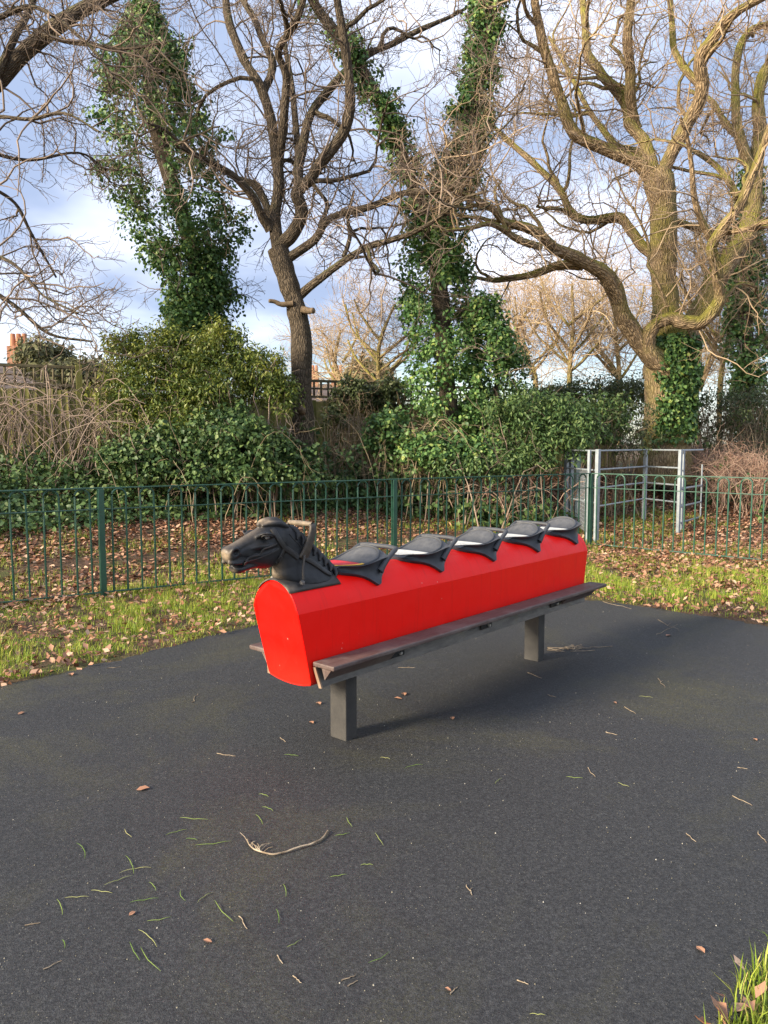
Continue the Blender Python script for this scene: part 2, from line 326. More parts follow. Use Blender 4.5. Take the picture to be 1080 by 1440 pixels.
    m = Mat('stone_chip', 0.8, 0.3); m.col(m.ramp(m.island(), [(0.0, (0.10, 0.09, 0.065)), (0.7, (0.24, 0.22, 0.16)), (1.0, (0.50, 0.47, 0.40))])); M['grit'] = m.m
    # ground under leaves
    m = Mat('leafy_soil', 0.9, 0.2)
    c = m.ramp(m.noise(34, 6, 0.7), [(0.3, (0.035, 0.024, 0.015)), (0.55, (0.10, 0.062, 0.04)), (0.75, (0.19, 0.115, 0.075))])
    c = m.mix(m.ramp(m.noise(1.3, 5, 0.65), [(0.48, 0.0), (0.62, 0.75)]), c, (0.07, 0.085, 0.025)); m.col(c); m.bump(m.noise(30, 5), 0.8, 0.03); M['soil'] = m.m
    # tarmac
    m = Mat('tarmac', 0.7, 0.35)
    fine = m.noise(260, 3, 0.7); mid = m.noise(60, 5, 0.7); big = m.noise(0.9, 6, 0.65)
    c = m.mix(m.ramp(fine, [(0.3, 0.0), (0.72, 1.0)]), (0.0075, 0.0077, 0.0081), (0.058, 0.0595, 0.062))
    c = m.mix(m.ramp(mid, [(0.45, 0.0), (0.75, 0.4)]), c, (0.076, 0.076, 0.072))
    c = m.mix(m.ramp(big, [(0.4, 0.0), (0.7, 0.5)]), c, (0.0255, 0.0262, 0.028))
    grain = m.ramp(m.noise(115, 4, 0.75), [(0.34, 0.45), (0.52, 1.0), (0.70, 1.9)]); c = m.mix(1.0, c, grain, 'MULTIPLY')
    mossf = m.math('MULTIPLY', m.ramp(m.noise(0.75, 6, 0.7, m.mapping(m.coord(), (1, 1, 1)), 0.6), [(0.50, 0.0), (0.70, 0.6)]), m.ramp(m.noise(150, 4, 0.75), [(0.42, 0.0), (0.62, 0.85)]))
    c = m.mix(mossf, c, (0.125, 0.115, 0.03))
    chip = m.ramp(m.voro(105), [(0.0, 1.0), (0.12, 1.0), (0.17, 0.0)]); ck = m.ramp(m.voro(105, out='Color'), [(0.72, 0.0), (0.78, 1.0)])
    c = m.mix(m.math('MULTIPLY', chip, ck), c, (0.22, 0.205, 0.15))
    m.col(c); m.rough(m.ramp(mid, [(0.3, 0.55), (0.7, 0.8)])); m.bump(m.math('ADD', m.math('MULTIPLY', fine, 0.9), m.math('MULTIPLY', m.voro(230), 0.5)), 0.5, 0.004); M['tarmac'] = m.m
    # houses
    m = Mat('house_brick', 0.85, 0.2); br = m.node('ShaderNodeTexBrick'); m.l.new(m.mapping(m.coord(), (1, 1, 1)), br.inputs[0]); br.inputs['Color1'].default_value = (0.28, 0.12, 0.075, 1); br.inputs['Color2'].default_value = (0.34, 0.17, 0.10, 1); br.inputs['Mortar'].default_value = (0.34, 0.3, 0.26, 1); br.inputs['Scale'].default_value = 4; m.col(br.outputs[0]); M['brick'] = m.m
    m = Mat('roof_tile', 0.8, 0.2); m.col(m.ramp(m.noise(5, 5), [(0.3, (0.06, 0.05, 0.05)), (0.7, (0.12, 0.10, 0.095))])); M['roof'] = m.m
    m = Mat('terracotta', 0.8, 0.2); m.col((0.42, 0.19, 0.11)); M['terracotta'] = m.m
    m = Mat('window_glass', 0.1, 0.5); m.col((0.03, 0.035, 0.04)); M['glass'] = m.m
    m = Mat('cut_wood', 0.8, 0.2); m.col(m.ramp(m.noise(22, 4), [(0.3, (0.09, 0.065, 0.042)), (0.7, (0.22, 0.16, 0.10))])); M['cut'] = m.m
build_materials()

# ------------------------------------------------------------------ layout of the place
FA, FC = np.array([-2.643, 7.199]), np.array([2.881, 10.762])      # two posts of the railing and the corner post
FE = np.array([4.607, 9.224])
FDIR = (FC - FA) / np.linalg.norm(FC - FA); FNRM = np.array([-FDIR[1], FDIR[0]])
RDIR = (FE - FC) / np.linalg.norm(FE - FC)
def behind(x, y): return (x - FA[0]) * FNRM[0] + (y - FA[1]) * FNRM[1]
def bank(x, y):
    d = behind(x, y); e = y - 11.2
    g = 0.5 * (d + e + np.sqrt((d - e) ** 2 + 0.6))
    g = np.minimum(g, 30)
    return 0.95 * sstep(0.4, 6.6, g)
TAR = catmull(np.array([(-2.285, 4.494), (-1.741, 5.154), (-1.023, 6.083), (-0.3, 6.72), (0.75, 7.16), (1.91, 7.066), (2.569, 6.552), (3.047, 6.034), (3.6, 5.2), (3.8, 4.2), (2.9, 3.1), (1.62, 2.5), (1.068, 2.032), (0.865, 1.82), (0.55, 1.35), (0.3, 0.6), (0.1, -1), (-1, -3), (-4, -3), (-5.2, 0), (-3.7, 2.7), (-2.285, 4.494)]), 10)[:-1]
def tar_dist(x, y):
    """signed distance to the tarmac edge, positive outside"""
    x = np.atleast_1d(np.asarray(x, float)); y = np.atleast_1d(np.asarray(y, float))
    out = np.empty(len(x)); A = TAR; B = np.roll(TAR, -1, 0)
    for s in range(0, len(x), 20000):
        px, py = x[s:s + 20000, None], y[s:s + 20000, None]
        ab = B - A; t = np.clip(((px - A[:, 0]) * ab[:, 0] + (py - A[:, 1]) * ab[:, 1]) / np.sum(ab * ab, 1), 0, 1)
        d = np.sqrt(np.min((px - A[:, 0] - t * ab[:, 0]) ** 2 + (py - A[:, 1] - t * ab[:, 1]) ** 2, 1))
        c = ((A[:, 1] > py) != (B[:, 1] > py)) & (px < (B[:, 0] - A[:, 0]) * (py - A[:, 1]) / (B[:, 1] - A[:, 1] + 1e-12) + A[:, 0])
        out[s:s + 20000] = np.where(np.sum(c, 1) % 2 == 1, -d, d)
    return out
def ground_z(x, y):
    x = np.asarray(x, float); y = np.asarray(y, float); sh = x.shape
    near = (np.abs(x) < 30) & (y < 40) & (y > -8)
    d = np.where(near.ravel(), tar_dist(x.ravel(), y.ravel()), 5.0).reshape(sh)
    bumps = (fbm(x * 2.2, y * 2.2, 3) - 0.4) * 0.06 + (fbm(x * 0.6, y * 0.6, 9) - 0.45) * 0.06
    return bank(x, y) + np.where(near, bumps, 0) * sstep(0.0, 0.5, d) - 0.02 * sstep(0.0, -0.12, d)
def grid_ground():
    xs = np.concatenate([[-900, -300, -100, -45, -25], np.arange(-15, 15.01, 0.2), [25, 45, 100, 300, 900]])
    ys = np.concatenate([[-900, -200, -40, -12], np.arange(-5, 24.01, 0.2), [30, 50, 100, 300, 1200]])
    X, Y = np.meshgrid(xs, ys); Z = ground_z(X, Y)
    V = np.stack([X, Y, Z], -1).reshape(-1, 3); nx = len(xs)
    i, j = np.meshgrid(np.arange(len(ys) - 1), np.arange(nx - 1), indexing='ij'); a = (i * nx + j).ravel()
    tag(link('ground', np_mesh('ground', V, np.stack([a, a + 1, a + nx + 1, a + nx], 1), True), M['soil']), kind='structure')
grid_ground()
def tarmac():
    n = len(TAR); c = TAR.mean(0); P = []
    for k in range(n):
        a, b = TAR[k], TAR[(k + 1) % n]
        for t in (0, 0.25, 0.5, 0.75): P.append(a + (b - a) * t)
    P = np.array(P); ang = np.arange(len(P))
    nr = np.roll(P, -1, 0) - np.roll(P, 1, 0); nr = unit(np.stack([nr[:, 1], -nr[:, 0]], 1))
    P = P + nr * ((vnoise(ang * 0.35, ang * 0.0, 5) - 0.5) * 0.06 + (vnoise(ang * 1.3, ang * 0.0, 6) - 0.5) * 0.03)[:, None]
    n = len(P); V = [(x, y, 0.004) for x, y in P] + [(x, y, -0.06) for x, y in P]
    me = py_mesh('tarmac', V, [tuple(range(n))] + [(i, n + i, n + (i + 1) % n, (i + 1) % n) for i in range(n)])
    bm = bmesh.new(); bm.from_mesh(me); bmesh.ops.recalc_face_normals(bm, faces=bm.faces); bm.to_mesh(me); bm.free()
    return tag(link('tarmac', me, M['tarmac']), kind='structure')
tarmac()

# ------------------------------------------------------------------ the horse bench
S0 = 3.595; AXA = R(41.2); C0 = -2.605
ax_u = np.array([math.sin(AXA), math.cos(AXA)]); ax_n = np.array([math.cos(AXA), -math.sin(AXA)])
bo = ax_u * S0 + ax_n * C0
bench = empty('playground_horse_bench', (bo[0], bo[1], 0.004), R(90) - AXA)
tag(bench, 'long red playground horse with black horse head and five saddle seats on two posts', 'play equipment')
def L(s, o, z): return (s - S0, -o, z - 0.004)     # s along the bench from the viewer, o towards the near side
# cross-section of the red shell
def dome(th):      # th 0 at the ridge, 1 at the crease
    a = th * R(72); r = 0.150 / math.sin(R(72)); hgt = 0.135 / (1 - math.cos(R(72)))
    return r * math.sin(a), 0.845 - hgt * (1 - math.cos(a))
def shell_pt(arc):  # arc length from the ridge along the near side
    pts = SHELL_ARC; i = int(np.searchsorted(pts[:, 0], abs(arc)) - 1); i = max(0, min(i, len(pts) - 2))
    t = (abs(arc) - pts[i, 0]) / (pts[i + 1, 0] - pts[i, 0]); q = pts[i] + (pts[i + 1] - pts[i]) * t; s = 1 if arc >= 0 else -1
    d = pts[i + 1, 1:] - pts[i, 1:]; nn = np.array([-d[1], d[0]]); nn = nn / np.linalg.norm(nn)
    return np.array([q[1] * s, q[2]]), np.array([nn[0] * s, nn[1]])
half = [dome(t) for t in np.linspace(0, 1, 15)]
prof = half + [(0.149, 0.60), (0.146, 0.45), (0.143, 0.385), (0.135, 0.372)]
acc_ = 0; rows = [(0, *prof[0])]
for a, b in zip(prof[:-1], prof[1:]): acc_ += math.dist(a, b); rows.append((acc_, *b))
SHELL_ARC = np.array(rows)
bottom = [(0.09, 0.361), (0.045, 0.355), (0.0, 0.353)]
loop = prof + bottom; loop = loop + [(-o, z) for o, z in reversed(loop[1:-1])]
def s_front(z): return 2.24 + max(0, 0.72 - z) * 0.245
def s_back(z): return 4.955 - max(0, 0.72 - z) * 0.16
V = []; stations = np.linspace(0, 1, 25); n = len(loop)
for t in stations:
    for o, z in loop: V.append(L(s_front(z) * (1 - t) + s_back(z) * t, o, z))
F = [(k * n + i, k * n + (i + 1) % n, (k + 1) * n + (i + 1) % n, (k + 1) * n + i) for k in range(len(stations) - 1) for i in range(n)]
me = py_mesh('body', V, F, True); body = link('body', me, M['red'], bench)
bm = bmesh.new(); bm.from_mesh(me); bmesh.ops.recalc_face_normals(bm, faces=bm.faces)
for e in bm.edges:
    if len(e.link_faces) == 2 and e.calc_face_angle(0) > R(14): e.smooth = False
bm.to_mesh(me); bm.free()
def end_panel(front):
    f = s_front if front else s_back; sg = -1 if front else 1
    rings = [(1.0, 0.0), (1.0, 0.003), (0.985, 0.005), (0.97, 0.0035), (0.95, 0.0035)]
    V = []; cz = 0.6
    for k, d in rings:
        for o, z in loop: zz_ = cz + (z - cz) * k; V.append(L(f(zz_) + sg * d, o * k, zz_))
    m = len(rings); F = [(j * n + i, j * n + (i + 1) % n, (j + 1) * n + (i + 1) % n, (j + 1) * n + i) for j in range(m - 1) for i in range(n)] + [tuple((m - 1) * n + i for i in range(n))]
    me = py_mesh('end_panel', V, F); bm = bmesh.new(); bm.from_mesh(me); bmesh.ops.recalc_face_normals(bm, faces=bm.faces)
    big = max(bm.faces, key=lambda q: q.calc_area())
    if (big.normal.x > 0) == front: bmesh.ops.reverse_faces(bm, faces=bm.faces)
    bm.to_mesh(me); bm.free(); return link('end_panel', me, M['red'], bench)
end_panel(True); end_panel(False)
# footboards, beams, wedges, brackets
def sbox(name, s0, s1, o0, o1, z0, z1, mat, bev, parent):
    x0, y0, z0_ = L(s0, o0, z0); x1, y1, z1_ = L(s1, o1, z1)
    return link(name, box_mesh(name, min(x0, x1), max(x0, x1), min(y0, y1), max(y0, y1), z0_, z1_, bev), mat, parent)
for sd_ in (1, -1):
    bd = sbox('footboard', 2.318, 4.985, sd_ * 0.155, sd_ * 0.287, 0.466, 0.488, M['board'], 0.006, bench)
    # leaning web of the beam
    V = []; q = [(0.150, 0.462), (0.158, 0.462), (0.178, 0.366), (0.168, 0.364)]
    for s, ds in ((2.335, 0.0), (4.90, 0.0)):
        for o, z in q: V.append(L(s + (0.02 if z < 0.4 and s < 3 else (-0.02 if z < 0.4 else 0)), sd_ * o, z))
    me = py_mesh('support_beam', V, [(0, 1, 2, 3), (7, 6, 5, 4), (0, 4, 5, 1), (1, 5, 6, 2), (2, 6, 7, 3), (3, 7, 4, 0)]); bevelled(me, 0.002)
    link('support_beam', me, M['steel'], bench)
    V = [L(s_ + (0.02 if z < 0.4 else 0), sd_ * o, z) for s_ in (2.324, 2.334) for o, z in ((0.149, 0.461), (0.166, 0.461), (0.184, 0.364), (0.166, 0.362))]
    me = py_mesh('beam_end', V, [(0, 1, 2, 3), (7, 6, 5, 4), (0, 4, 5, 1), (1, 5, 6, 2), (2, 6, 7, 3), (3, 7, 4, 0)]); bevelled(me, 0.0015); link('beam_end', me, M['edge'], bench)
    for s0, s1 in ((2.352, 2.80), (4.52, 4.93)):
        V = [L(s, sd_ * o, z) for s in (s0, s1) for o, z in ((0.172, 0.4645), (0.245, 0.4645), (0.195, 0.402))]
        me = py_mesh('wedge', V, [(0, 1, 2), (5, 4, 3), (0, 3, 4, 1), (1, 4, 5, 2), (2, 5, 3, 0)]); bevelled(me, 0.002); link('wedge', me, M['board'], bench)
    for s in (2.87, 3.66, 4.455):
        b = sbox('bracket', s - 0.055, s + 0.055, sd_ * 0.172, sd_ * 0.225, 0.457, 0.4655, M['black'], 0.001, bench)
        sbox('bracket_leg', s - 0.055, s + 0.055, sd_ * 0.1765, sd_ * 0.1815, 0.398, 0.4565, M['black'], 0.001, b)
        bm = bmesh.new(); bmesh.ops.create_cone(bm, cap_ends=True, segments=8, radius1=0.011, radius2=0.008, depth=0.014)
        bmesh.ops.rotate(bm, verts=bm.verts, matrix=Matrix.Rotation(R(90), 3, 'X')); bmesh.ops.translate(bm, verts=bm.verts, vec=L(s + 0.02, sd_ * 0.186, 0.414))
        mb = bpy.data.meshes.new('bolt'); bm.to_mesh(mb); bm.free(); link('bolt', mb, M['bolt'], b)
for s in (2.672, 4.512):
    sbox('post', s - 0.040, s + 0.040, -0.055, 0.055, -0.05, 0.372, M['post'], 0.006, bench)

def set_wear(me, vals):
    a = me.attributes.new('wear', 'FLOAT', 'POINT'); a.data.foreach_set('value', np.asarray(vals, np.float32))
# saddle seats
def seat_top(u, v):
    """height above the ridge of the red shell; u front 0 .. back 1, v across -1..1"""
    back = 0.056 * (1 - 0.74 * v * v) * sstep(0.46, 0.98, u)
    return 0.026 + 0.008 * sstep(0.35, 0.95, u) + back - 0.004 * abs(v) ** 3 - 0.012 * sstep(0.12, 0.0, u) + 0.004 * v * v
def seat_hw(u): return 0.042 + 0.074 * sstep(0, 0.42, u) + 0.010 * sstep(0.4, 0.8, u)
def seat_low(u): return float(np.interp(u, [0, 0.15, 0.37, 0.5, 0.6, 0.68, 0.745, 0.80, 0.88, 1.0], [0.838, 0.826, 0.814, 0.803, 0.788, 0.771, 0.758, 0.765, 0.790, 0.806]))
def arc_of_z(z): return float(np.interp(-z, -SHELL_ARC[:, 2], SHELL_ARC[:, 0]))
SEAT_LEN = 0.30
def arc_of_width(w):
    return float(np.interp(w, SHELL_ARC[:15, 1], SHELL_ARC[:15, 0]))
def make_seat(s_f, last):
    nu, nv = 30, 22; V = []; wear = []; per = None
    for iu in range(nu + 1):
        u = iu / nu; w = seat_hw(u); row = []; wr = []
        for side in (-1, 1):
            lst = []
            a1 = arc_of_z(seat_low(u))
            bp, bn = shell_pt(side * a1); low = bp + bn * 0.004; low2 = bp + bn * 0.018
            top = np.array([side * w, 0.845 + seat_top(u, 1.0)])
            for k, t in enumerate(np.linspace(0, 1, 8)):
                if k == 0: p = low
                else:
                    q = (t - 1 / 7) / (6 / 7); p = low2 * (1 - q) + top * q; p = p + np.array([side * (-0.014 * math.sin(math.pi * q) + 0.010 * sstep(0.75, 1, q) ), 0])
                lst.append(p)
            if side == -1: row += lst
            else: right = lst[::-1]
        for v in np.linspace(-0.93, 0.93, nv): row.append(np.array([v * w, 0.845 + seat_top(u, v)])); 
        row += right
        for k, p in enumerate(row):
            V.append(L(s_f + u * SEAT_LEN + (0.012 * u if 8 <= k < len(row) - 8 else 0.0), p[0], p[1]))
            top = 8 <= k < len(row) - 8
            wear.append((0.85 * float(sstep(0.45, 0.85, u)) + 0.15) if top else 0.12)
        per = len(row)
    F = [(i * per + j, i * per + j + 1, (i + 1) * per + j + 1, (i + 1) * per + j) for i in range(nu) for j in range(per - 1)]
    F += [tuple(range(per))[::-1], tuple(nu * per + j for j in range(per))]
    F += [(i * per + per - 1, i * per, (i + 1) * per, (i + 1) * per + per - 1) for i in range(nu)]
    me = py_mesh('seat', V, F, True); set_wear(me, wear)
    bm = bmesh.new(); bm.from_mesh(me); bmesh.ops.recalc_face_normals(bm, faces=bm.faces)
    for e in bm.edges:
        if len(e.link_faces) == 2 and e.calc_face_angle(0) > R(55): e.smooth = False
    bm.to_mesh(me); bm.free()
    st = link('seat', me, M['seat'], bench)
    # raised rim round the back of the seat
    rim = []
    for q in np.linspace(-1, 1, 29):
        v = math.copysign(1 - (1 - abs(q)) ** 2.2, q); u = 0.46 + 0.51 * max(0, 1 - abs(v) ** 3.5) ** 0.4; v *= 0.97
        rim.append(L(s_f + u * SEAT_LEN + 0.012, v * seat_hw(u), 0.845 + seat_top(u, v) + 0.002))
    rim = np.array(rim); rad = 0.0075 * np.ones(29); rad[[0, -1]] = 0.003; rad[[1, -2]] = 0.007
    Vr, Fr = tubes(rim[None], rad[None], 8); mr = np_mesh('seat_rim', Vr, Fr, True); set_wear(mr, np.full(len(Vr), 0.35)); link('seat_rim', mr, M['seat'], st)
    # painted pan
    def patch(name, fu, vs, mat, lift):
        V = []; nq = 14
        for v in vs:
            u0, u1 = fu(v)
            for k in range(nq): u = u0 + (u1 - u0) * k / (nq - 1); V.append(L(s_f + u * SEAT_LEN + 0.012 * u, v * seat_hw(u), 0.845 + seat_top(u, v) + lift))
        F = [(i * nq + j, (i + 1) * nq + j, (i + 1) * nq + j + 1, i * nq + j + 1) for i in range(len(vs) - 1) for j in range(nq - 1)]
        me = py_mesh(name, V, F, True); o = link(name, me, mat, st); md = o.modifiers.new('thick', 'SOLIDIFY'); md.thickness = 0.0012; md.offset = -1; return o
    fu = lambda v: (0.06 + 0.05 * v * v, 0.50 - 0.04 * v * v)
    if abs(s_f - SEATS[0]) < 1e-6:
        tag(patch('seat_panel', lambda v: (fu(v)[0] + 0.05, fu(v)[1]), np.linspace(-0.8, 0.74, 16), M['crimson'], 0.003), 'worn crimson painted front of the saddle')
        tag(patch('seat_stripe', lambda v: (fu(v)[0], fu(v)[0] + 0.05), np.linspace(-0.8, 0.88, 16), M['yellow'], 0.0032), 'yellow painted border line of the saddle')
        tag(patch('seat_stripe', lambda v: (fu(v)[0] + 0.05, fu(v)[1] + 0.03), np.linspace(0.74, 0.93, 6), M['yellow'], 0.0032), 'yellow painted border line of the saddle')
    else: tag(patch('seat_panel', fu, np.linspace(-0.8, 0.93, 18), M['white'], 0.003), 'worn white painted front of the saddle')
    if not last:
        sb = s_f + 0.375; zt = 0.928
        pts = [(s_f + 0.245, 0.126, 0.830), (s_f + 0.285, 0.128, 0.872), (s_f + 0.330, 0.128, 0.905), (sb - 0.006, 0.122, zt - 0.004), (sb, 0.108, zt)]
        pts = pts + [(sb + 0.004, o, zt + 0.003) for o in (0.06, 0.0, -0.06)] + [(a, -b, c) for a, b, c in reversed(pts)]
        P = catmull(np.array([L(*p) for p in pts]), 5); k = len(P); Rr = np.full(k, 0.0125); Rr[:8] = np.linspace(0.018, 0.013, 8); Rr[-8:] = Rr[:8][::-1]
        Vh, Fh = tubes(P[None], Rr[None], 10); mh = np_mesh('handle', Vh, Fh, True); set_wear(mh, np.full(len(Vh), 0.3)); link('handle', mh, M['seat'], st)
    return st
SEATS = [2.555 + 0.5105 * i for i in range(5)]
for i, s in enumerate(SEATS): make_seat(s, i == 4)

# ---- horse head (s, o, z) sculpted from lofted sections
def loft(stations, nseg=28, power=2.3):
    """stations: (top(s,z), bottom(s,z), halfwidth, widest position 0 top..1 bottom)"""
    V = []; F = []
    for (ts, tz), (bs, bz), hw, mid in stations:
        for k in range(nseg):
            a = 2 * math.pi * k / nseg; c, s_ = math.cos(a), math.sin(a)
            y = math.copysign(abs(s_) ** (2 / power), s_) * hw; h = math.copysign(abs(c) ** (2 / power), c)      # 1 top, -1 bottom
            f = mid * (1 - h) if h >= 0 else mid + (1 - mid) * (-h)
            V.append(L(ts + (bs - ts) * f, y, tz + (bz - tz) * f))
    n_ = nseg; m = len(stations)
    F = [(j * n_ + i, j * n_ + (i + 1) % n_, (j + 1) * n_ + (i + 1) % n_, (j + 1) * n_ + i) for j in range(m - 1) for i in range(n_)] + [tuple(range(n_))[::-1], tuple((m - 1) * n_ + i for i in range(n_))]
    return V, F
def head():
    parts = []
    st = [((1.962, 1.000), (1.968, 0.972), 0.018, .5), ((1.966, 1.012), (1.976, 0.955), 0.029, .5), ((1.980, 1.021), (1.988, 0.948), 0.035, .5), ((2.000, 1.028), (2.004, 0.943), 0.037, .5), ((2.030, 1.040), (2.030, 0.938), 0.036, .5),
          ((2.065, 1.054), (2.062, 0.932), 0.038, .5), ((2.100, 1.068), (2.105, 0.918), 0.043, .52), ((2.130, 1.080), (2.150, 0.908), 0.050, .5), ((2.160, 1.092), (2.195, 0.905), 0.056, .48), ((2.195, 1.100), (2.225, 0.912), 0.058, .45), ((2.235, 1.100), (2.262, 0.925), 0.055, .45), ((2.275, 1.088), (2.295, 0.945), 0.045, .5), ((2.300, 1.070), (2.310, 0.965), 0.03, .5)]
    parts.append(loft(st))
    st = [((1.998, 0.938), (2.004, 0.916), 0.020, .5), ((2.006, 0.938), (2.016, 0.905), 0.028, .5), ((2.030, 0.940), (2.036, 0.901), 0.031, .5), ((2.060, 0.940), (2.060, 0.908), 0.031, .5), ((2.095, 0.945), (2.090, 0.914), 0.032, .5), ((2.14, 0.95), (2.13, 0.915), 0.03, .5)]
    parts.append(loft(st))
    # neck, sections run from the front edge to the crest
    st = [((2.590, 0.818), (2.285, 0.815), 0.098, .55), ((2.575, 0.850), (2.252, 0.846), 0.088, .55), ((2.550, 0.885), (2.240, 0.868), 0.076, .55), ((2.512, 0.930), (2.240, 0.895), 0.066, .5), ((2.468, 0.972), (2.232, 0.930), 0.058, .5), ((2.420, 1.012), (2.222, 0.965), 0.053, .5), ((2.370, 1.050), (2.212, 1.000), 0.049, .5), ((2.318, 1.080), (2.205, 1.040), 0.042, .5), ((2.27, 1.100), (2.2, 1.07), 0.03, .5)]
    parts.append(loft(st))
    # brow ridge, forelock and mane crest
    def blob(path, rad, flat=1.0):
        P = catmull(np.array(path, float), 5); Rr = np.interp(np.linspace(0, 1, len(P)), np.linspace(0, 1, len(rad)), rad)
        Pl = np.array([L(*p) for p in P]); V, F = tubes(Pl[None], Rr[None], 12); k = len(P)
        V = [tuple(v) for v in V]; F = [tuple(f) for f in F] + [tuple(range(12))[::-1], tuple((k - 1) * 12 + i for i in range(12))]
        parts.append((V, F))
    blob([(2.145, 0.0, 1.094), (2.165, 0.0, 1.106), (2.205, 0.0, 1.108), (2.25, 0.0, 1.104), (2.30, 0, 1.085)], [0.008, 0.017, 0.023, 0.022, 0.014])
    for sg in (1, -1):
        blob([(2.155, sg * 0.018, 1.096), (2.195, sg * 0.027, 1.103), (2.245, sg * 0.032, 1.098), (2.295, sg * 0.030, 1.082)], [0.006, 0.013, 0.014, 0.008])          # laid-back ears and forelock
        blob([(2.105, sg * 0.036, 1.052), (2.130, sg * 0.047, 1.062), (2.16, sg * 0.055, 1.063), (2.185, sg * 0.056, 1.052)], [0.006, 0.0115, 0.012, 0.006])   # brow
        blob([(2.065, sg * 0.030, 1.005), (2.11, sg * 0.040, 1.010), (2.16, sg * 0.050, 1.012), (2.2, sg * 0.052, 1.01)], [0.007, 0.012, 0.012, 0.006])        # cheek ridge
        blob([(1.975, sg * 0.026, 0.992), (1.99, sg * 0.033, 1.012), (2.008, sg * 0.034, 1.010), (2.015, sg * 0.034, 0.992), (2.00, sg * 0.034, 0.984)], [0.007, 0.009, 0.009, 0.008, 0.006])   # nostril rim
        blob([(1.972, sg * 0.016, 0.958), (1.99, sg * 0.028, 0.953), (2.02, sg * 0.033, 0.950), (2.05, sg * 0.034, 0.950)], [0.009, 0.010, 0.009, 0.006])      # upper lip
    V = []; F = []; k = 0
    for v, f in parts: V += v; F += [tuple(i + k for i in q) for q in f]; k += len(v)
    me = py_mesh('tmp_head', V, F); bm = bmesh.new(); bm.from_mesh(me); bmesh.ops.recalc_face_normals(bm, faces=bm.faces); bm.to_mesh(me); bm.free()
    o = bpy.data.objects.new('tmp_head', me); COL.objects.link(o)
    rm = o.modifiers.new('remesh', 'REMESH'); rm.mode = 'VOXEL'; rm.voxel_size = 0.0040; sm = o.modifiers.new('smooth', 'SMOOTH'); sm.iterations = 3; sm.factor = 0.5
    dg = bpy.context.evaluated_depsgraph_get(); hm = bpy.data.meshes.new_from_object(o.evaluated_get(dg)); bpy.data.objects.remove(o); bpy.data.meshes.remove(me)
    n_ = len(hm.vertices); P = np.empty(n_ * 3); hm.vertices.foreach_get('co', P); P = P.reshape(-1, 3); N = np.empty(n_ * 3); hm.vertex_normals.foreach_get('vector', N); N = N.reshape(-1, 3)
    def press(pts, rad, amt):
        nonlocal P
        for sg in (1, -1):
            Q = catmull(np.array([L(p[0], sg * p[1], p[2]) for p in pts]), 8) if len(pts) > 1 else np.array([L(pts[0][0], sg * pts[0][1], pts[0][2])])
            d = np.min(np.linalg.norm(P[:, None, :] - Q[None], axis=2), 1); P = P - N * (amt * np.exp(-(d / rad) ** 2))[:, None]
    press([(1.998, 0.040, 0.997)], 0.0085, 0.013)                                                   # nostril
    press([(1.985, 0.022, 0.9405), (2.005, 0.034, 0.940), (2.03, 0.037, 0.942), (2.060, 0.036, 0.950)], 0.0042, 0.010)     # mouth
    press([(2.142, 0.055, 1.043)], 0.013, 0.010)                                                    # eye socket
    press([(2.09, 0.042, 1.030), (2.05, 0.037, 1.016), (2.025, 0.036, 1.006)], 0.007, 0.004)       # hollow of the nose
    press([(2.10, 0.046, 0.985), (2.15, 0.055, 0.990), (2.20, 0.058, 1.0)], 0.010, 0.006)
    press([(2.232, 0.05, 0.925), (2.252, 0.052, 0.96), (2.262, 0.055, 0.995)], 0.010, 0.005)       # behind the jaw
    press([(2.0, 0.03, 0.972), (2.03, 0.036, 0.975), (2.06, 0.036, 0.970)], 0.006, 0.003)
    hm.vertices.foreach_set('co', P.ravel()); hm.polygons.foreach_set('use_smooth', [True] * len(hm.polygons)); hm.update()
    S = P[:, 0] + S0; Z = P[:, 2] + 0.004
    w = np.zeros(n_)
    w = np.maximum(w, 1.0 * np.exp(-(((S - 2.165) / 0.045) ** 2 + ((Z - 1.118) / 0.013) ** 2)))
    w = np.maximum(w, 0.9 * np.exp(-(((S - 1.962) / 0.013) ** 2 + ((Z - 0.985) / 0.032) ** 2)))
    w = np.maximum(w, 0.6 * np.exp(-(((S - 2.238) / 0.022) ** 2 + ((Z - 0.885) / 0.045) ** 2)) * np.exp(-(P[:, 1] / 0.06) ** 4))
    w = np.maximum(w, 0.35 * np.exp(-((np.abs(P[:, 1]) / 0.026) ** 2)) * sstep(1.0, 1.03, Z) * sstep(2.2, 2.1, S))
    w = np.maximum(w, 0.5 * np.exp(-(((S - 2.0) / 0.012) ** 2 + ((Z - 0.912) / 0.012) ** 2)))
    set_wear(hm, w); hm.name = 'horse_head'
    hd = link('horse_head', hm, M['rubber'], bench); tag(hd, 'black moulded horse head with worn tan forelock and nose')
    bvh = BVHTree.FromPolygons([Vector(p) for p in P], [tuple(q.vertices) for q in hm.polygons])
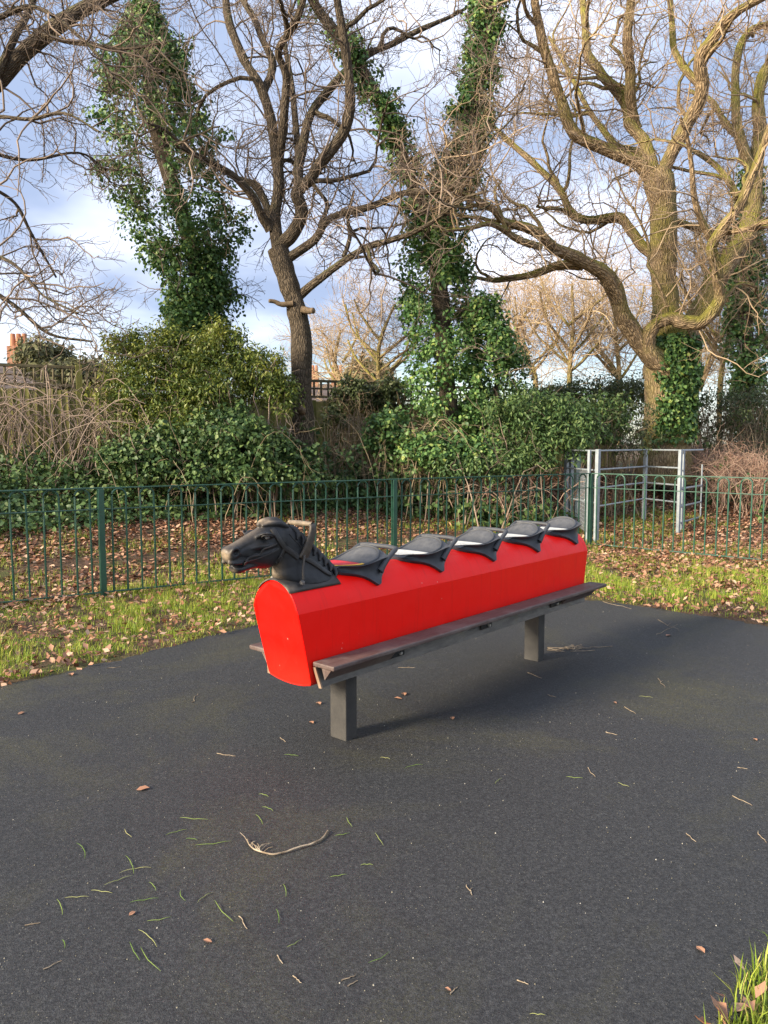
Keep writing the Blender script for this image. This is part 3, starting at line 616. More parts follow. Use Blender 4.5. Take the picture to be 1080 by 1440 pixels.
    def strap(name, pts, width, thick=0.0048, cnt=8, sides=(1, -1), mat='rubber', wear=0.05):
        for sg in sides:
            Q = catmull(np.array([L(p[0], sg * p[1], p[2]) for p in pts]), cnt); pos = []; nor = []
            for q in Q:
                c, nn, _, _ = bvh.find_nearest(Vector(q)); pos.append(np.array(c)); nor.append(np.array(nn))
            pos = np.array(pos); nor = np.array(nor)
            for _ in range(2): pos[1:-1] = (pos[:-2] + 2 * pos[1:-1] + pos[2:]) / 4; nor[1:-1] = unit(nor[:-2] + nor[1:-1] + nor[2:])
            tg = unit(np.gradient(pos, axis=0)); bi = unit(np.cross(tg, nor)); V = []; F = []
            for p, nn, b in zip(pos, nor, bi):
                for a, h in ((-1, -0.6), (-1, 0.6), (-0.75, 1), (0, 1.15), (0.75, 1), (1, 0.6), (1, -0.6)): V.append(p + b * a * width / 2 + nn * h * thick)
            k = 7
            for i in range(len(pos) - 1): F += [(i * k + j, i * k + (j + 1) % k, (i + 1) * k + (j + 1) % k, (i + 1) * k + j) for j in range(k)]
            F += [tuple(range(k))[::-1], tuple((len(pos) - 1) * k + j for j in range(k))]
            me = py_mesh(name, V, F, False); bm = bmesh.new(); bm.from_mesh(me); bmesh.ops.recalc_face_normals(bm, faces=bm.faces); bm.to_mesh(me); bm.free(); set_wear(me, np.full(len(V), wear)); link(name, me, M[mat], hd)
    strap('cheek_strap', [(2.048, 0.05, 0.962), (2.09, 0.06, 0.975), (2.14, 0.065, 0.993), (2.20, 0.07, 1.018)], 0.010)
    strap('cheek_strap', [(2.055, 0.05, 0.947), (2.10, 0.06, 0.957), (2.15, 0.065, 0.973), (2.21, 0.07, 0.995)], 0.007)
    strap('brow_strap', [(2.19, 0.05, 1.090), (2.205, 0.07, 1.055), (2.235, 0.07, 1.01), (2.28, 0.08, 0.975), (2.325, 0.08, 0.945)], 0.026, 0.007)
    strap('throat_strap', [(2.248, 0.07, 0.985), (2.235, 0.07, 0.955), (2.218, 0.055, 0.918)], 0.018, 0.0065)
    strap('neck_strap', [(2.29, 0.06, 1.055), (2.31, 0.07, 1.03), (2.335, 0.075, 1.01), (2.352, 0.08, 0.985)], 0.005, 0.002)
    strap('neck_strap', [(2.345, 0.08, 0.950), (2.40, 0.09, 0.922), (2.46, 0.1, 0.888), (2.515, 0.1, 0.858)], 0.024, 0.008)
    for sg in (1, -1):
        c, nn, _, _ = bvh.find_nearest(Vector(L(2.226, sg * 0.07, 0.940))); nn = np.array(nn); c = np.array(c)
        t1 = unit(np.cross(nn, np.array([0.45, 0, 0.9]))); t2 = np.cross(nn, t1)
        ring = np.array([c + nn * 0.006 + t1 * a * 0.012 + t2 * b * 0.011 for a, b in ((-1, -1), (1, -1), (1, 1), (-1, 1), (-1, -1))])
        V, F = tubes(ring[None], np.full((1, 5), 0.0026), 6); mb = np_mesh('buckle', V, F); set_wear(mb, np.full(len(V), 0.1)); link('buckle', mb, M['rubber'], hd)
        c, nn, _, _ = bvh.find_nearest(Vector(L(2.052, sg * 0.06, 0.955))); c = np.array(c); nn = np.array(nn); t1 = unit(np.cross(nn, np.array([0, 0, 1.0]))); t2 = np.cross(nn, t1)
        for r_ in (0.011, 0.006):
            an = np.linspace(0, 2 * np.pi, 13); ring = np.array([c + nn * 0.003 + r_ * (t1 * math.cos(a) + t2 * math.sin(a)) for a in an]); V, F = tubes(ring[None], np.full((1, 13), 0.0028), 6); mb = np_mesh('bit_ring', V, F, True); set_wear(mb, np.full(len(V), 0.1)); link('bit_ring', mb, M['rubber'], hd)
        c, nn, _, _ = bvh.find_nearest(Vector(L(2.142, sg * 0.07, 1.042))); c = np.array(c); nn = np.array(nn)
        bm = bmesh.new(); bmesh.ops.create_uvsphere(bm, u_segments=20, v_segments=14, radius=0.0145); bmesh.ops.translate(bm, verts=bm.verts, vec=Vector(c + nn * 0.003)); mb = bpy.data.meshes.new('eye'); bm.to_mesh(mb); bm.free(); mb.polygons.foreach_set('use_smooth', [True] * len(mb.polygons)); link('eye', mb, M['eye'], hd)
        t1 = unit(np.array([1.0, 0, 0.25]) - nn * np.dot(np.array([1.0, 0, 0.25]), nn)); t2 = np.cross(nn, t1)
        for k_, r_, rr in ((0, 0.0205, 0.0045), (1, 0.029, 0.003)):
            an = np.linspace(0, 2 * np.pi, 25); ring = np.array([c + nn * (0.007 - 0.004 * k_) + r_ * (t1 * math.cos(a) * 1.15 + t2 * math.sin(a) * 0.8) for a in an]); V, F = tubes(ring[None], np.full((1, 25), rr), 8); mb = np_mesh('eyelid', V, F, True); set_wear(mb, np.full(len(V), 0.05)); link('eyelid', mb, M['rubber'], hd)
        P_ = np.array([L(*p) for p in [(2.352, sg * 0.072, 0.952), (2.335, sg * 0.085, 0.925), (2.320, sg * 0.096, 0.885), (2.315, sg * 0.103, 0.850)]]); P_ = catmull(P_, 5); V, F = tubes(P_[None], np.full((1, len(P_)), 0.0055), 8); mb = np_mesh('rein_rod', V, F, True); set_wear(mb, np.full(len(V), 0.15)); link('rein_rod', mb, M['rubber'], hd)
        bm = bmesh.new(); bmesh.ops.create_cone(bm, cap_ends=True, segments=12, radius1=0.013, radius2=0.010, depth=0.01); bmesh.ops.rotate(bm, verts=bm.verts, matrix=Matrix.Rotation(R(30) * sg, 3, 'X')); bmesh.ops.translate(bm, verts=bm.verts, vec=L(2.313, sg * 0.100, 0.838)); mb = bpy.data.meshes.new('bolt'); bm.to_mesh(mb); bm.free(); link('bolt', mb, M['steel'], hd)
    # mane: curled locks along the crest
    MA = Acc()
    for k in range(8):
        t = k / 7; s_ = 2.335 + 0.225 * t; z_ = 1.070 - 0.185 * t - 0.010 * t * t
        for sg in (1, -1):
            q = catmull(np.array([L(*p_) for p_ in [(s_ - 0.012, sg * 0.004, z_ + 0.008), (s_ + 0.004, sg * (0.026 + 0.006 * t), z_ - 0.004), (s_ + 0.006, sg * (0.044 + 0.012 * t), z_ - 0.026), (s_ - 0.010, sg * (0.054 + 0.018 * t), z_ - 0.046)]]), 5)
            MA.add(*tubes(q[None], np.interp(np.linspace(0, 1, len(q)), [0, 0.3, 0.75, 1], [0.011, 0.0145, 0.012, 0.004])[None], 8))
    mo = MA.build('mane', M['rubber'], hd, True); set_wear(mo.data, np.full(MA.n, 0.04))
    # handle over the neck: flat legs and a round grip
    def flat_leg(sg):
        pts = np.array([L(*p) for p in [(2.352, sg * 0.060, 0.935), (2.366, sg * 0.070, 0.968), (2.380, sg * 0.077, 1.01), (2.393, sg * 0.080, 1.05), (2.398, sg * 0.079, 1.078), (2.397, sg * 0.070, 1.088)]]); pts = catmull(pts, 4)
        tg = unit(np.gradient(pts, axis=0)); V = []; k = 8
        wd = np.interp(np.linspace(0, 1, len(pts)), [0, 0.15, 0.5, 1], [0.028, 0.024, 0.020, 0.016])
        for p, t, w_ in zip(pts, tg, wd):
            a = unit(np.cross(t, np.array([0, 1.0, 0]))); b = np.cross(t, a)
            for j in range(k): th = 2 * np.pi * (j + 0.5) / k; V.append(p + a * w_ * np.sign(math.cos(th)) * abs(math.cos(th)) ** 0.6 + b * 0.008 * np.sign(math.sin(th)) * abs(math.sin(th)) ** 0.6)
        F = [(i * k + j, i * k + (j + 1) % k, (i + 1) * k + (j + 1) % k, (i + 1) * k + j) for i in range(len(pts) - 1) for j in range(k)] + [tuple(range(k))[::-1], tuple((len(pts) - 1) * k + j for j in range(k))]
        me = py_mesh('handle_leg', V, F, True); bm = bmesh.new(); bm.from_mesh(me); bmesh.ops.recalc_face_normals(bm, faces=bm.faces); bm.to_mesh(me); bm.free(); set_wear(me, np.full(len(V), 0.22)); link('handle_leg', me, M['rubber'], hd)
    flat_leg(1); flat_leg(-1)
    P_ = np.array([L(2.397, o, 1.088) for o in np.linspace(-0.078, 0.078, 14)]); V, F = tubes(P_[None], (0.0105 + 0.002 * np.cos(np.linspace(-1.5, 1.5, 14)))[None], 12); mb = np_mesh('hand_grip', V, F, True); set_wear(mb, np.full(len(V), 0.7)); tag(link('hand_grip', mb, M['rubber'], hd), 'worn tan grip bar')
    # base plate bent over the shell
    V = []; ss = [2.228, 2.236, 2.30, 2.40, 2.52, 2.545, 2.55]; arcs = np.linspace(-0.118, 0.118, 19)
    for s_ in ss:
        for a in arcs:
            p, nn = shell_pt(a if abs(a) > 1e-6 else 1e-6); th = 0.010 if 2.23 < s_ < 2.549 and abs(a) < 0.112 else 0.004; p = p + nn * th; V.append(L(s_, p[0], p[1]))
    k = len(arcs); F = [(i * k + j, i * k + j + 1, (i + 1) * k + j + 1, (i + 1) * k + j) for i in range(len(ss) - 1) for j in range(k - 1)]
    me = py_mesh('base_plate', V, F, True); set_wear(me, [0.45 if v[0] + S0 < 2.25 and abs(v[1]) > 0.04 else 0.1 for v in V]); o = link('base_plate', me, M['rubber'], hd); md = o.modifiers.new('thick', 'SOLIDIFY'); md.thickness = 0.004
head()

# ------------------------------------------------------------------ railing
PITCH_H = 0.2688
def hoop_mesh(w=0.131, h0=0.052, h1=1.030, r=0.0098):
    rr = w / 2; P = [(-rr, 0, h0), (-rr, 0, 0.5)] + [(-rr * math.cos(a), 0, h1 - rr + rr * math.sin(a)) for a in np.linspace(0, math.pi, 11)] + [(rr, 0, 0.5), (rr, 0, h0)]
    P = np.array(P); P[:, 1] = 1e-5 * np.arange(len(P)); V, F = tubes(P[None], np.full((1, len(P)), r), 6); return np_mesh('hoop', V, F, True)
HOOP = hoop_mesh(); HOOP.materials.append(M['green'])
def railing(label, p0, p1, posts, skip=()):
    """p0..p1 in plan; posts along it at equal steps"""
    d = (p1 - p0); ln = np.linalg.norm(d); ang = math.atan2(d[1], d[0]); root = empty('railing_fence', (p0[0], p0[1], 0), ang); tag(root, label, 'fence', 'bow top railings round the play area')
    step = ln / posts
    zt = lambda x: 0.012 * math.sin(x * 1.3)
    for k in range(posts + 1):
        if k in skip: continue
        link('post', box_mesh('post', k * step - 0.027, k * step + 0.027, -0.027, 0.027, -0.1, 1.032, 0.003), M['green'], root)
    for k in range(posts):
        a, b = k * step + 0.027, (k + 1) * step - 0.027
        link('top_rail', box_mesh('top_rail', k * step + 0.001, (k + 1) * step - 0.001, -0.019, 0.019, 1.033, 1.045, 0.002), M['green'], root)
        link('middle_rail', box_mesh('middle_rail', a, b, -0.016, 0.016, 0.836, 0.846, 0.002), M['green'], root)
        link('bottom_rail', box_mesh('bottom_rail', a, b, -0.018, 0.018, 0.05, 0.062, 0.002), M['green'], root)
        nh = 12; pit = (b - a) / nh
        for i in range(nh):
            o = link('hoop', HOOP, None, root); o.location = (a + (i + 0.5) * pit, 0, 0)
            o.rotation_euler = (random.gauss(0, 0.004), random.gauss(0, 0.005), random.gauss(0, 0.02))
    return root
P2 = (FA + FC) / 2; PANEL = np.linalg.norm(FC - P2)
railing('green bow top railing behind the red horse, below the leafy bank', FA - FDIR * PANEL, FC, 3)
railing('green bow top railing in front of the galvanised gate', FC, FC + RDIR * PANEL * 1.0, 1, skip=(0,))

# ------------------------------------------------------------------ kissing gate
def kissing_gate():
    gl = [at_depth(x, 640, Y)[:2] for x, Y in ((797, 12.5), (841, 11.35), (908, 13.0), (957, 12.15), (988, 13.2), (806, 13.0))]
    D, A, B, C, E_, G = gl; base = A; root = empty('kissing_gate', (A[0], A[1], 0)); tag(root, 'galvanised steel kissing gate enclosure behind the green railing corner', 'gate')
    def post(p, w, z1, mat='galv', name='post', rot=0.6):
        me = box_mesh(name, -w / 2, w / 2, -w / 2, w / 2, -0.1, z1, 0.004); o = link(name, me, M[mat], root); o.location = (p[0] - base[0], p[1] - base[1], 0); o.rotation_euler = (0, 0, rot); return o
    zt = 1.36
    post(A, 0.058, zt + 0.01); post(A + np.array([-0.11, 0.06]), 0.042, zt - 0.004); post(B, 0.055, zt); post(C, 0.05, zt); post(C + np.array([0.10, 0.14]), 0.04, zt - 0.002); post(D, 0.06, zt); post(D + np.array([0.10, 0.12]), 0.07, zt); post(G + np.array([0.08, 0.1]), 0.11, zt - 0.05, 'galv_green', 'gate_stile')
    def rail(p, q, z, r=0.014, name='rail', dz=0.0):
        P = np.array([[p[0] - base[0], p[1] - base[1], z], [(p[0] + q[0]) / 2 - base[0], (p[1] + q[1]) / 2 - base[1], z + dz / 2], [q[0] - base[0], q[1] - base[1], z + dz]]); V, F = tubes(P[None], np.full((1, 3), r), 8); link(name, np_mesh(name, V, F, True), M['galv'], root)
    for z in (zt - 0.012, 1.07, 0.80, 0.53): rail(A, B, z); rail(B, C, z)
    for z in (zt - 0.012, 1.06, 0.58): rail(D, A, z, 0.013)
    for z in (zt - 0.015, 0.74, 0.46, 0.20): rail(C, E_, z, 0.017, 'rung')
    rail(np.array(E_) , np.array(E_) + 0.001, 0.2, 0.012); link('gate_bar', np_mesh('gate_bar', *tubes(np.array([[[E_[0] - base[0], E_[1] - base[1], 0.05], [E_[0] - base[0], E_[1] - base[1] + 1e-4, 0.6], [E_[0] - base[0], E_[1] - base[1], 1.1]]]), np.full((1, 3), 0.014), 8), True), M['galv'], root)
    # wire mesh of the swinging leaf
    V = Acc(); p, q = D + np.array([0.16, 0.0]), A + np.array([-0.14, 0.05])
    for k in range(14):
        t = k / 13; c = p + (q - p) * t - base; V.add(*tubes(np.array([[[c[0], c[1], 0.15], [c[0], c[1] + 1e-4, 0.6], [c[0], c[1], 1.05]]]), np.full((1, 3), 0.0028), 4))
    for k in range(16):
        z = 0.15 + 0.06 * k; V.add(*tubes(np.array([[[*(p - base), z], [*((p + q) / 2 - base), z], [*(q - base), z]]]), np.full((1, 3), 0.0028), 4))
    V.build('wire_mesh', M['galv'], root)
m = Mat('green_tinted_steel', 0.5, 0.4); m.col(m.ramp(m.noise(6, 5), [(0.3, (0.25, 0.36, 0.30)), (0.7, (0.40, 0.50, 0.44))])); M['galv_green'] = m.m
kissing_gate()

# ------------------------------------------------------------------ timber fence on the bank
WD = unit(np.array([0.90, 0.436])); WP = np.array([-4.95, 12.7])
BOARDS = []
for k in range(4):
    w = 0.125; z1 = 1.42 + 0.012 * k; y = 0.006 * ((k % 2) * 2 - 1)
    me = py_mesh('board', [(-w / 2, 0.012 + y, 0), (w / 2, -0.022 + y, 0), (w / 2, 0.006 + y, 0), (-w / 2, 0.022 + y, 0), (-w / 2, 0.012 + y, z1), (w / 2, -0.022 + y, z1), (w / 2, 0.006 + y, z1), (-w / 2, 0.022 + y, z1)], box_data(0, 1, 0, 1, 0, 1)[1]); me.materials.append(M['timber']); BOARDS.append(me)
wood_where = ['left of the ivy covered trunk, far end', 'beside the bramble heap', 'under the trellis left of the big shrub', 'behind the big leafy shrub', 'between the big shrub and the grey trunk', 'just right of the grey trunk', 'behind the straw coloured stems', 'behind the ivy fork tree', 'behind the dark round bush', 'right of the dark round bush']
for k in range(-4, 6):
    p = WP + WD * 1.9 * k; g = float(bank(*p)); root = empty('timber_fence_panel', (p[0], p[1], g), math.atan2(WD[1], WD[0])); tag(root, 'mossy closeboard timber fence panel ' + wood_where[k + 4], 'fence', 'timber fence panels on the bank')
    link('post', box_mesh('post', -0.05, 0.05, -0.03, 0.07, -0.3, 1.80, 0.005), M['timber'], root)
    for i in range(15):
        o = link('board', random.choice(BOARDS), None, root); o.location = (0.115 + i * 0.12, 0, random.gauss(-0.05, 0.012)); o.rotation_euler = (0, random.gauss(0, 0.006), 0)
    link('cap_rail', box_mesh('cap_rail', 0.055, 1.845, -0.025, 0.045, 1.72, 1.765, 0.004), M['trellis'], root)
    link('lower_rail', box_mesh('lower_rail', 0.055, 1.845, -0.028, 0.042, 1.43, 1.47, 0.004), M['trellis'], root)
    A_ = Acc()
    for i in range(13):
        V, F = box_data(0.10 + i * 0.14, 0.135 + i * 0.14, -0.018, 0.0, 1.472, 1.718); A_.add(V, F)
    V, F = box_data(0.057, 1.843, 0.002, 0.018, 1.585, 1.615); A_.add(V, F)
    tag(A_.build('trellis', M['trellis'], root), kind='stuff')

# ------------------------------------------------------------------ trees
def grow(P, Rd, count, length, k, wig, up, r0, r1, spread=(0.35, 0.9), tmin=0.15):
    """children of polylines P (N,K,3): count per parent -> (N*count, k, 3), radii"""
    N, K, _ = P.shape; idx = np.repeat(np.arange(N), count); n_ = len(idx)
    t = tmin + (1 - tmin) * rng.random(n_) ** 0.8; f = t * (K - 1); i = np.minimum(f.astype(int), K - 2); w = (f - i)[:, None]
    base = P[idx, i] * (1 - w) + P[idx, i + 1] * w; tan = unit(P[idx, i + 1] - P[idx, i])
    rd = unit(np.cross(tan, rng.normal(size=(n_, 3)))); sp_ = rng.uniform(*spread, size=(n_, 1))
    d = unit(tan * (1 - sp_) + rd * sp_ + np.array([0, 0, up]))
    ln = rng.uniform(*length, size=(n_, 1)) * (1.15 - 0.55 * t[:, None]); out = [base]
    for s in range(k - 1):
        d = unit(d + wig * rng.normal(size=(n_, 3)) + np.array([0, 0, up * 0.15])); out.append(out[-1] + d * ln / (k - 1))
    C = np.stack(out, 1); pr = (Rd[idx, i] * (1 - w[:, 0]) + Rd[idx, i + 1] * w[:, 0])
    ra = np.minimum(r0, pr * 0.75)[:, None]; rr = ra + (np.minimum(r1, ra) - ra) * np.linspace(0, 1, k)[None]
    return C, rr
def limb3d(pts, Y0, y0, y1, sub=5, wscale=1.0, kink=0.0):
    """pts (px, py, width px) -> smooth polyline, radii"""
    pts = np.array(pts, float); q = catmull(pts, sub); t = np.linspace(0, 1, len(q)); P = []; Rr = []
    sd0 = float(pts[0, 0] * 0.37 + pts[-1, 1] * 0.11); ii = np.arange(len(q)); kz = sstep(0.0, 0.15, t) * np.minimum(q[:, 2], 20) * kink
    q[:, 0] += (vnoise(ii * 0.24, np.full(len(q), sd0), 3) - 0.5) * kz; q[:, 1] += (vnoise(ii * 0.24, np.full(len(q), sd0), 8) - 0.5) * kz; q[:, 2] *= wscale * (1 + 0.16 * (vnoise(ii * 0.7, np.full(len(q), sd0), 5) - 0.5))
    for (x, y, w), tt in zip(q, t):
        Y = Y0 + y0 + (y1 - y0) * tt ** 1.2; P.append(at_depth(x, y, Y)); Rr.append(max(w, 2) * 0.5 * Y / FPX)
    return np.array(P), np.array(Rr)
def tree(name, label, cat_loc, limbs, Y0, bark, twig, counts, sides=12, parent_extra=None, cat='tree', group=None, trunk_n=1, lens=((0.9, 2.2), (0.4, 1.0), (0.18, 0.45)), wscale=1.0, boughs=0.0, wig=0.32, up=0.12, rads=((0.017, 0.006), (0.0062, 0.0036), (0.0036, 0.0023))):
    root = empty(name, cat_loc); tag(root, label, cat, group); off = np.array(cat_loc)
    tr = Acc(); lb = Acc(); parents = []
    for q, (pts, y0, y1) in enumerate(limbs):
        P, Rr = limb3d(pts, Y0, y0, y1, 5, 1.0 if q < trunk_n else wscale, 0.15 if q < trunk_n else 0.5); sdn = sides if Rr.max() > 0.05 else 8
        Rn = Rr * (1 + 0.10 * (vnoise(np.arange(len(Rr)) * 0.6, np.full(len(Rr), q * 3.3), 4) - 0.5)); V, F = tubes(P[None], Rn[None], sdn)
        an = np.tile(np.arange(sdn), len(P)); ring = np.repeat(np.arange(len(P)), sdn)
        V = V + (V - P[ring]) * (0.16 * (vnoise(an * 1.7 + q, ring * 0.55, 7) - 0.5))[:, None]
        (tr if q < trunk_n else lb).add(V - off, F, tube_uv(P, Rr, sdn))
        if q >= trunk_n or trunk_n == 0: parents.append((P, Rr))
    if boughs:
        for P, Rr in list(parents):
            ln = np.sum(np.linalg.norm(np.diff(P, axis=0), axis=1)); idx = np.linspace(0, len(P) - 1, 14).astype(int); C, rr = grow(P[idx][None], Rr[idx][None], max(1, int(ln * boughs)), (1.3, 3.0), 12, 0.30, 0.16, 0.040, 0.011, (0.3, 0.7), 0.15)
            V, F = tubes(C, rr, 7); lb.add(V - off, F, np.concatenate([tube_uv(c, r_, 7) for c, r_ in zip(C, rr)])); parents += [(c, r_) for c, r_ in zip(C, rr)]
    if tr.V: tr.build('trunk', M[bark], root, True)
    if lb.V: lb.build('limbs', M[bark], root, True)
    tw = Acc(); C1 = []; R1 = []
    for P, Rr in parents:
        ln = np.sum(np.linalg.norm(np.diff(P, axis=0), axis=1)); c = max(2, int(ln * counts[0])); idx = np.linspace(0, len(P) - 1, 12).astype(int)
        C, rr = grow(P[idx][None], Rr[idx][None], c, lens[0], 9, wig, up, *rads[0], tmin=0.12); C1.append(C); R1.append(rr)
    C1 = np.concatenate(C1); R1 = np.concatenate(R1); tw.add(*tubes(C1 - off, R1, 4))
    C2, R2 = grow(C1, R1, counts[1], lens[1], 6, wig * 1.1, up, *rads[1]); tw.add(*tubes(C2 - off, R2, 3))
    if counts[2]:
        C3, R3 = grow(C2, R2, counts[2], lens[2], 4, wig * 1.1, up, *rads[2]); tw.add(*tubes(C3 - off, R3, 3))
    tw.build('crown', M[twig], root)
    return root, C1
def Z6(l): return [(640 + x / 2.118, y / 2.118, w / 2.118) for x, y, w in l]
def Z7(l): return [(x / 1.636, y / 1.636, w / 1.636) for x, y, w in l]
def foot(x, Y):
    p = at_depth(x, 640, Y); return (p[0], p[1], float(bank(p[0], p[1])))

oak_limbs = [
 (Z6([(625, 1440, 165), (628, 1330, 140), (632, 1200, 132), (636, 1090, 138), (634, 1020, 135), (630, 960, 92), (625, 880, 74), (622, 760, 74), (622, 640, 74), (612, 560, 78), (596, 505, 74)]), 0, 0),
 (Z6([(604, 545, 66), (540, 490, 52), (450, 450, 45), (350, 400, 44), (312, 310, 40), (286, 230, 38), (262, 130, 35), (242, 20, 32), (235, -80, 28), (215, -190, 22)]), 0, -1.2),
 (Z6([(592, 520, 52), (562, 420, 46), (520, 350, 43), (490, 280, 40), (430, 220, 35), (395, 150, 32), (385, 60, 28), (380, -60, 24), (350, -180, 18)]), 0, 1.4),
 (Z6([(540, 385, 42), (525, 320, 40), (525, 250, 38), (520, 150, 35), (522, 0, 30), (510, -130, 24)]), 0.3, -0.8),
 (Z6([(620, 510, 58), (668, 400, 50), (710, 330, 48), (735, 260, 48), (732, 190, 45), (770, 110, 42), (812, 60, 35), (900, 5, 30), (990, -60, 24)]), 0, -1.6),
 (Z6([(735, 260, 30), (682, 200, 28), (652, 150, 24), (646, 60, 22), (636, -60, 18), (640, -160, 14)]), -0.4, 0.8),
 (Z6([(665, 1130, 80), (610, 1070, 92), (540, 1010, 75), (492, 940, 66), (470, 860, 62), (430, 820, 60), (370, 780, 50), (300, 745, 44), (250, 700, 40), (160, 660, 30), (110, 620, 24), (50, 590, 18), (-20, 560, 12)]), -0.1, -2.4),
 (Z6([(380, 790, 42), (300, 800, 32), (200, 825, 27), (120, 835, 20), (50, 825, 12)]), -0.9, -0.3),
 (Z6([(255, 735, 30), (190, 715, 26), (110, 665, 22), (40, 680, 16), (-40, 690, 10)]), -1.5, -2.6),
 (Z6([(612, 775, 44), (562, 742, 38), (527, 690, 38), (490, 640, 36), (400, 652, 34), (350, 630, 30), (310, 560, 28), (240, 490, 24), (170, 430, 20), (110, 370, 15), (70, 310, 10)]), 0, 1.8),
 (Z6([(650, 1130, 40), (612, 1085, 58), (584, 1030, 54), (588, 985, 52), (628, 955, 54), (690, 952, 58), (745, 955, 55), (782, 905, 46), (775, 830, 40), (770, 740, 40), (800, 680, 38), (850, 600, 36), (900, 480, 30), (940, 390, 28), (985, 280, 24)]), -0.35, -1.6),
 (Z6([(795, 690, 26), (860, 680, 22), (932, 660, 18), (1010, 650, 12)]), -1.0, -2.2),
 (Z6([(765, 720, 26), (728, 640, 24), (710, 540, 20), (695, 430, 16), (672, 350, 12)]), -0.9, -1.6),
 (Z6([(640, 1130, 80), (680, 1050, 92), (715, 950, 86), (760, 860, 84), (810, 780, 78), (862, 690, 70), (890, 560, 60), (905, 440, 52), (905, 330, 45), (920, 240, 42), (970, 150, 36), (1040, 60, 30)]), 0.2, 1.6),
 (Z6([(885, 520, 40), (842, 390, 34), (836, 280, 30), (842, 180, 28), (870, 95, 24), (940, 68, 20), (1000, 40, 16)]), 0.8, 2.2),
 (Z6([(860, 430, 28), (800, 360, 24), (760, 300, 20), (700, 270, 14)]), 0.9, 2.4),
 (Z6([(842, 590, 28), (800, 520, 24), (740, 470, 20), (690, 440, 14)]), 0.6, 2.0),
 (Z6([(655, 660, 24), (720, 680, 22), (770, 690, 18), (830, 720, 12)]), 0.2, 1.8),
 (Z6([(600, 560, 40), (570, 470, 34), (480, 440, 26), (420, 360, 20), (330, 200, 16), (280, 110, 12)]), 0.1, 3.0),
]
oak, _ = tree('oak_tree', 'massive bare oak with mossy golden limbs and ivy patch on its trunk', foot(935, 14.6), oak_limbs, 14.6, 'oak_bark', 'oak_twig', (2.5, 6, 5), sides=16, wscale=0.76, boughs=0.75)
mid_limbs = [
 ([(428, 700, 38), (425, 620, 31), (425, 560, 28), (424, 490, 28), (418, 440, 27), (405, 395, 28), (391, 350, 30)], 0, 0),
 (Z7([(642, 575, 44), (632, 500, 34), (640, 430, 32), (632, 350, 30), (622, 280, 29), (600, 200, 27), (560, 130, 25), (530, 60, 24), (518, 0, 22), (505, -100, 18), (500, -190, 13)]), 0, 1.0),
 (Z7([(640, 570, 44), (680, 530, 38), (692, 480, 36), (688, 430, 34), (735, 385, 31), (798, 290, 30), (806, 200, 28), (788, 60, 25), (775, -40, 21), (790, -150, 15)]), 0, -1.2),
 (Z7([(688, 440, 32), (690, 380, 28), (708, 280, 25), (768, 200, 22), (830, 140, 20), (900, 100, 17), (990, 60, 13), (1070, 20, 9)]), -0.3, 1.4),
 (Z7([(640, 400, 26), (650, 300, 24), (660, 190, 22), (640, 120, 20), (680, 50, 18), (700, -20, 15), (720, -120, 11)]), 0.2, -1.0),
 (Z7([(606, 210, 24), (628, 140, 22), (595, 60, 18), (555, -5, 15), (520, -90, 11)]), 0.5, 1.8),
 (Z7([(622, 530, 30), (600, 490, 25), (570, 440, 23), (530, 400, 20), (480, 370, 16), (430, 345, 12), (380, 300, 9), (330, 280, 6)]), 0, -1.4),
 (Z7([(622, 500, 24), (590, 430, 22), (545, 410, 18), (500, 380, 12), (460, 330, 9)]), 0.1, 1.2),
 (Z7([(655, 600, 30), (722, 550, 24), (762, 500, 22), (850, 475, 20), (930, 445, 18), (1010, 440, 14), (1060, 410, 10), (1100, 380, 7)]), 0, -1.0),
 (Z7([(690, 680, 26), (750, 630, 21), (820, 580, 18), (900, 550, 16), (980, 520, 13), (1060, 460, 10), (1120, 440, 7)]), 0, -1.8),
 (Z7([(790, 590, 14), (805, 550, 13), (800, 500, 10), (815, 440, 7)]), -0.4, -0.2),
 (Z7([(735, 520, 14), (750, 470, 12), (720, 420, 10), (735, 370, 7)]), -0.2, 0.6),
 (Z7([(690, 400, 20), (680, 300, 18), (670, 200, 15), (655, 90, 13), (690, 10, 10), (650, -90, 8)]), 0, 2.2),
]
mid, _ = tree('bare_tree', 'slim dark bare tree with forked trunk and pale sawn stubs', foot(428, 12.6), mid_limbs, 12.6, 'grey_bark', 'dark_twig', (2.8, 6, 5), wscale=0.78, boughs=0.6)
off = np.array(mid.location)
for pts in ([(412, 427, 8), (396, 428, 7), (386, 424, 6), (378, 423, 5)], [(424, 435, 10), (434, 437, 9), (441, 437, 8)], [(424, 574, 12), (425, 577, 11), (424, 579, 10)]):
    P, Rr = limb3d(pts, 12.45, 0, -0.08); V, F = tubes(P[None] - off, Rr[None], 9); k = len(P)
    me = py_mesh('sawn_stub', V, [tuple(f) for f in F] + [tuple((k - 1) * 9 + i for i in range(9))], True); link('sawn_stub', me, M['cut'], mid)
